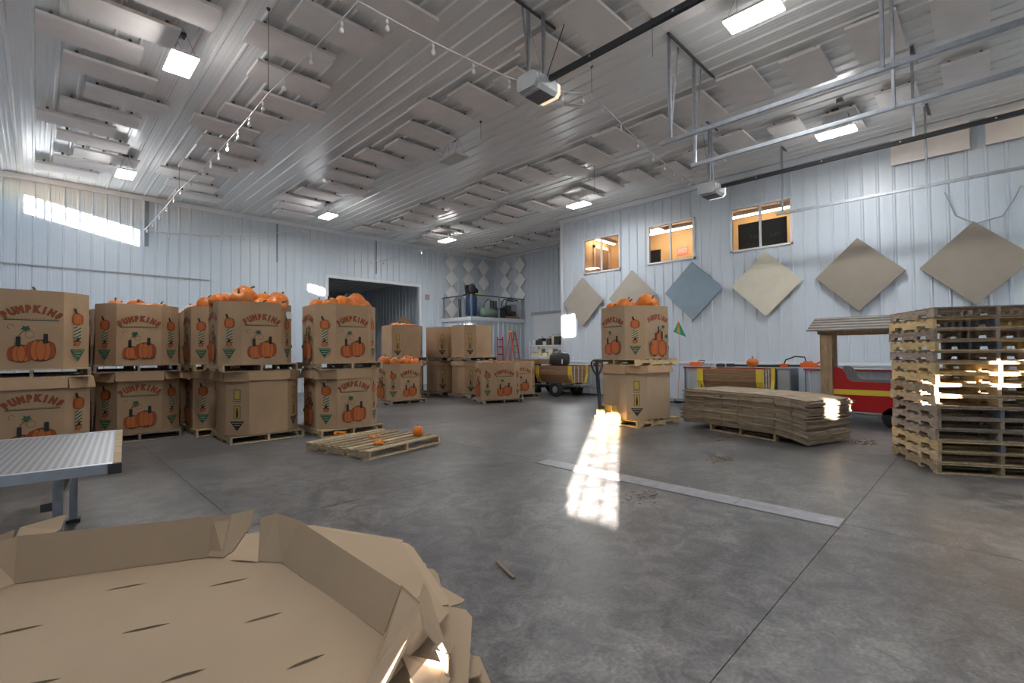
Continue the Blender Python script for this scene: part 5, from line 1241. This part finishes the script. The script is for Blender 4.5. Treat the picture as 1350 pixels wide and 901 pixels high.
for i, (z, w) in enumerate(((0.0, 0.80), (0.06, 0.95), (0.22, 1.0), (0.34, 0.96), (0.40, 0.8), (0.42, 0.5))):
    for k in range(n):
        a = 2 * math.pi * k / n; c, s_ = math.cos(a), math.sin(a)
        vs.append((0.22 * w * math.copysign(abs(c) ** 0.6, c), 0.37 * w * math.copysign(abs(s_) ** 0.6, s_) + 0.04 * z, z - 0.03 * s_ * z))
mb = MB().raw(vs, [(i * n + k, i * n + (k + 1) % n, (i + 1) * n + (k + 1) % n, (i + 1) * n + k) for i in range(5) for k in range(n)], 0, True); mb.face(vs[-n:], 0, True)
mb.build('bag_body', 'black_plastic', o); MB().box(-0.235, -0.30, 0.05, -0.21, -0.27, 0.2).build('pale_strip', 'paper_white', o)
o = thing('floor_jack', 'black hand cart parts standing between the low bins and the wagon', 'cart', (12.0, 11.55, 0)); MB().bar((0, 0, 0.1), (0.05, -0.12, 0.95), 0.06, 0.05).build('post', 'black_metal', o); MB().lathe([(0, -0.05), (0.2, -0.05), (0.2, 0.05), (0, 0.05)], 16, (0, 0.15, 0.2), 'x').build('wheel', 'rubber', o); MB().box(-0.1, -0.2, 0.05, 0.1, 0.35, 0.12).build('base', 'black_metal', o)

# ---------------------------------------------------------------- red wooden train car with roof
o = thing('wooden_train', 'red wooden play train car with yellow stripe and shingled roof on posts', 'play train', (11.2, 0, 0))
def side(x, m, parent, name, t=0.03, zb=0.28):
    prof = [(2.22, zb), (2.22, 1.10), (2.19, 1.13), (2.12, 1.13), (2.04, 1.10), (2.0, 1.02), (1.97, 0.93), (1.92, 0.87), (1.85, 0.855), (0.2, 0.855), (0.1, 0.93), (0.05, 1.05), (0.0, 1.13), (-0.2, 1.13), (-0.2, zb)]
    return MB().prism(prof, t, 0, Matrix(((0, 0, 1, x), (1, 0, 0, 0), (0, 1, 0, 0), (0, 0, 0, 1)))).build(name, m, parent)
s1 = side(0.0, 'red_paint', o, 'side_panel'); MB().box(-0.012, -0.2, 0.60, 0.0, 2.22, 0.70).build('stripe', 'yellow_paint', s1)
s2 = side(1.0, 'grey_paint', o, 'side_panel'); s2['label'] = 'grey inner face of the far side panel'
MB().box(0.0, -0.2, 0.25, 1.0, 2.2, 0.29).build('floor_deck', 'grey_paint', o); MB().box(0.35, 0.3, 0.29, 0.65, 1.7, 0.62).build('seat_bench', 'grey_paint', o)
for x, y in ((-0.02, 2.30), (0.98, 2.42), (-0.02, -0.1), (0.98, -0.1)): MB().box(x - 0.06, y - 0.10, 0.20, x + 0.06, y + 0.10, 1.80).build('post', 'post_wood', o)
MB().box(-0.08, -0.6, 1.78, -0.02, 2.44, 1.86).build('beam', 'post_wood', o); MB().box(1.0, -0.6, 1.78, 1.06, 2.44, 1.86).build('beam', 'post_wood', o)
for k in range(5):
    for s in (0, 1):
        x0, z0 = -0.22 + k * 0.145, 1.845 + k * 0.058
        mb = MB()
        P = [(x0, -0.7, z0), (x0 + 0.165, -0.7, z0 + 0.036), (x0 + 0.165, 2.60, z0 + 0.036), (x0, 2.60, z0)]
        if s: P = [(1.0 - x, y, z) for x, y, z in reversed(P)]
        Q = [(x, y, z + 0.028) for x, y, z in P]
        mb.face(list(reversed(P))); mb.face(Q)
        for i in range(4): mb.face((P[i], P[(i + 1) % 4], Q[(i + 1) % 4], Q[i]))
        mb.build('roof_plank', 'roof_wood', o)
for y in (1.25, 0.1):
    for x in (0.05, 0.95): MB().lathe([(0, -0.05), (0.2, -0.05), (0.2, 0.05), (0, 0.05)], 18, (x, y, 0.2), 'x').build('wheel', 'rubber', o)
MB().box(0.05, 1.35, 0.22, 0.4, 1.75, 0.25).build('step_board', 'post_wood', o)

# arched wooden piece standing in the room beyond the doorway
o = thing('arched_board', 'brown arched wooden board standing in the dim room beyond the doorway', 'board', (12.35, 19.6, 0.0), R(-20))
pts = [(-0.4, 0.0), (0.4, 0.0), (0.4, 2.45)] + [(0.4 * math.cos(a), 2.45 + 0.75 * math.sin(a)) for a in [k * math.pi / 10 for k in range(1, 10)]] + [(-0.4, 2.45)]
MB().prism(pts, 0.05, 0, Matrix(((1, 0, 0, 0), (0, 0, 1, 0), (0, 1, 0, 0), (0, 0, 0, 1)))).build('arch', 'plank_brown', o)
mb = MB()
for k in range(3): mb.box(-0.3 + k * 0.22, -0.012, 1.6, -0.16 + k * 0.22, 0.0, 2.8)
mb.build('slats', 'roof_wood', o)
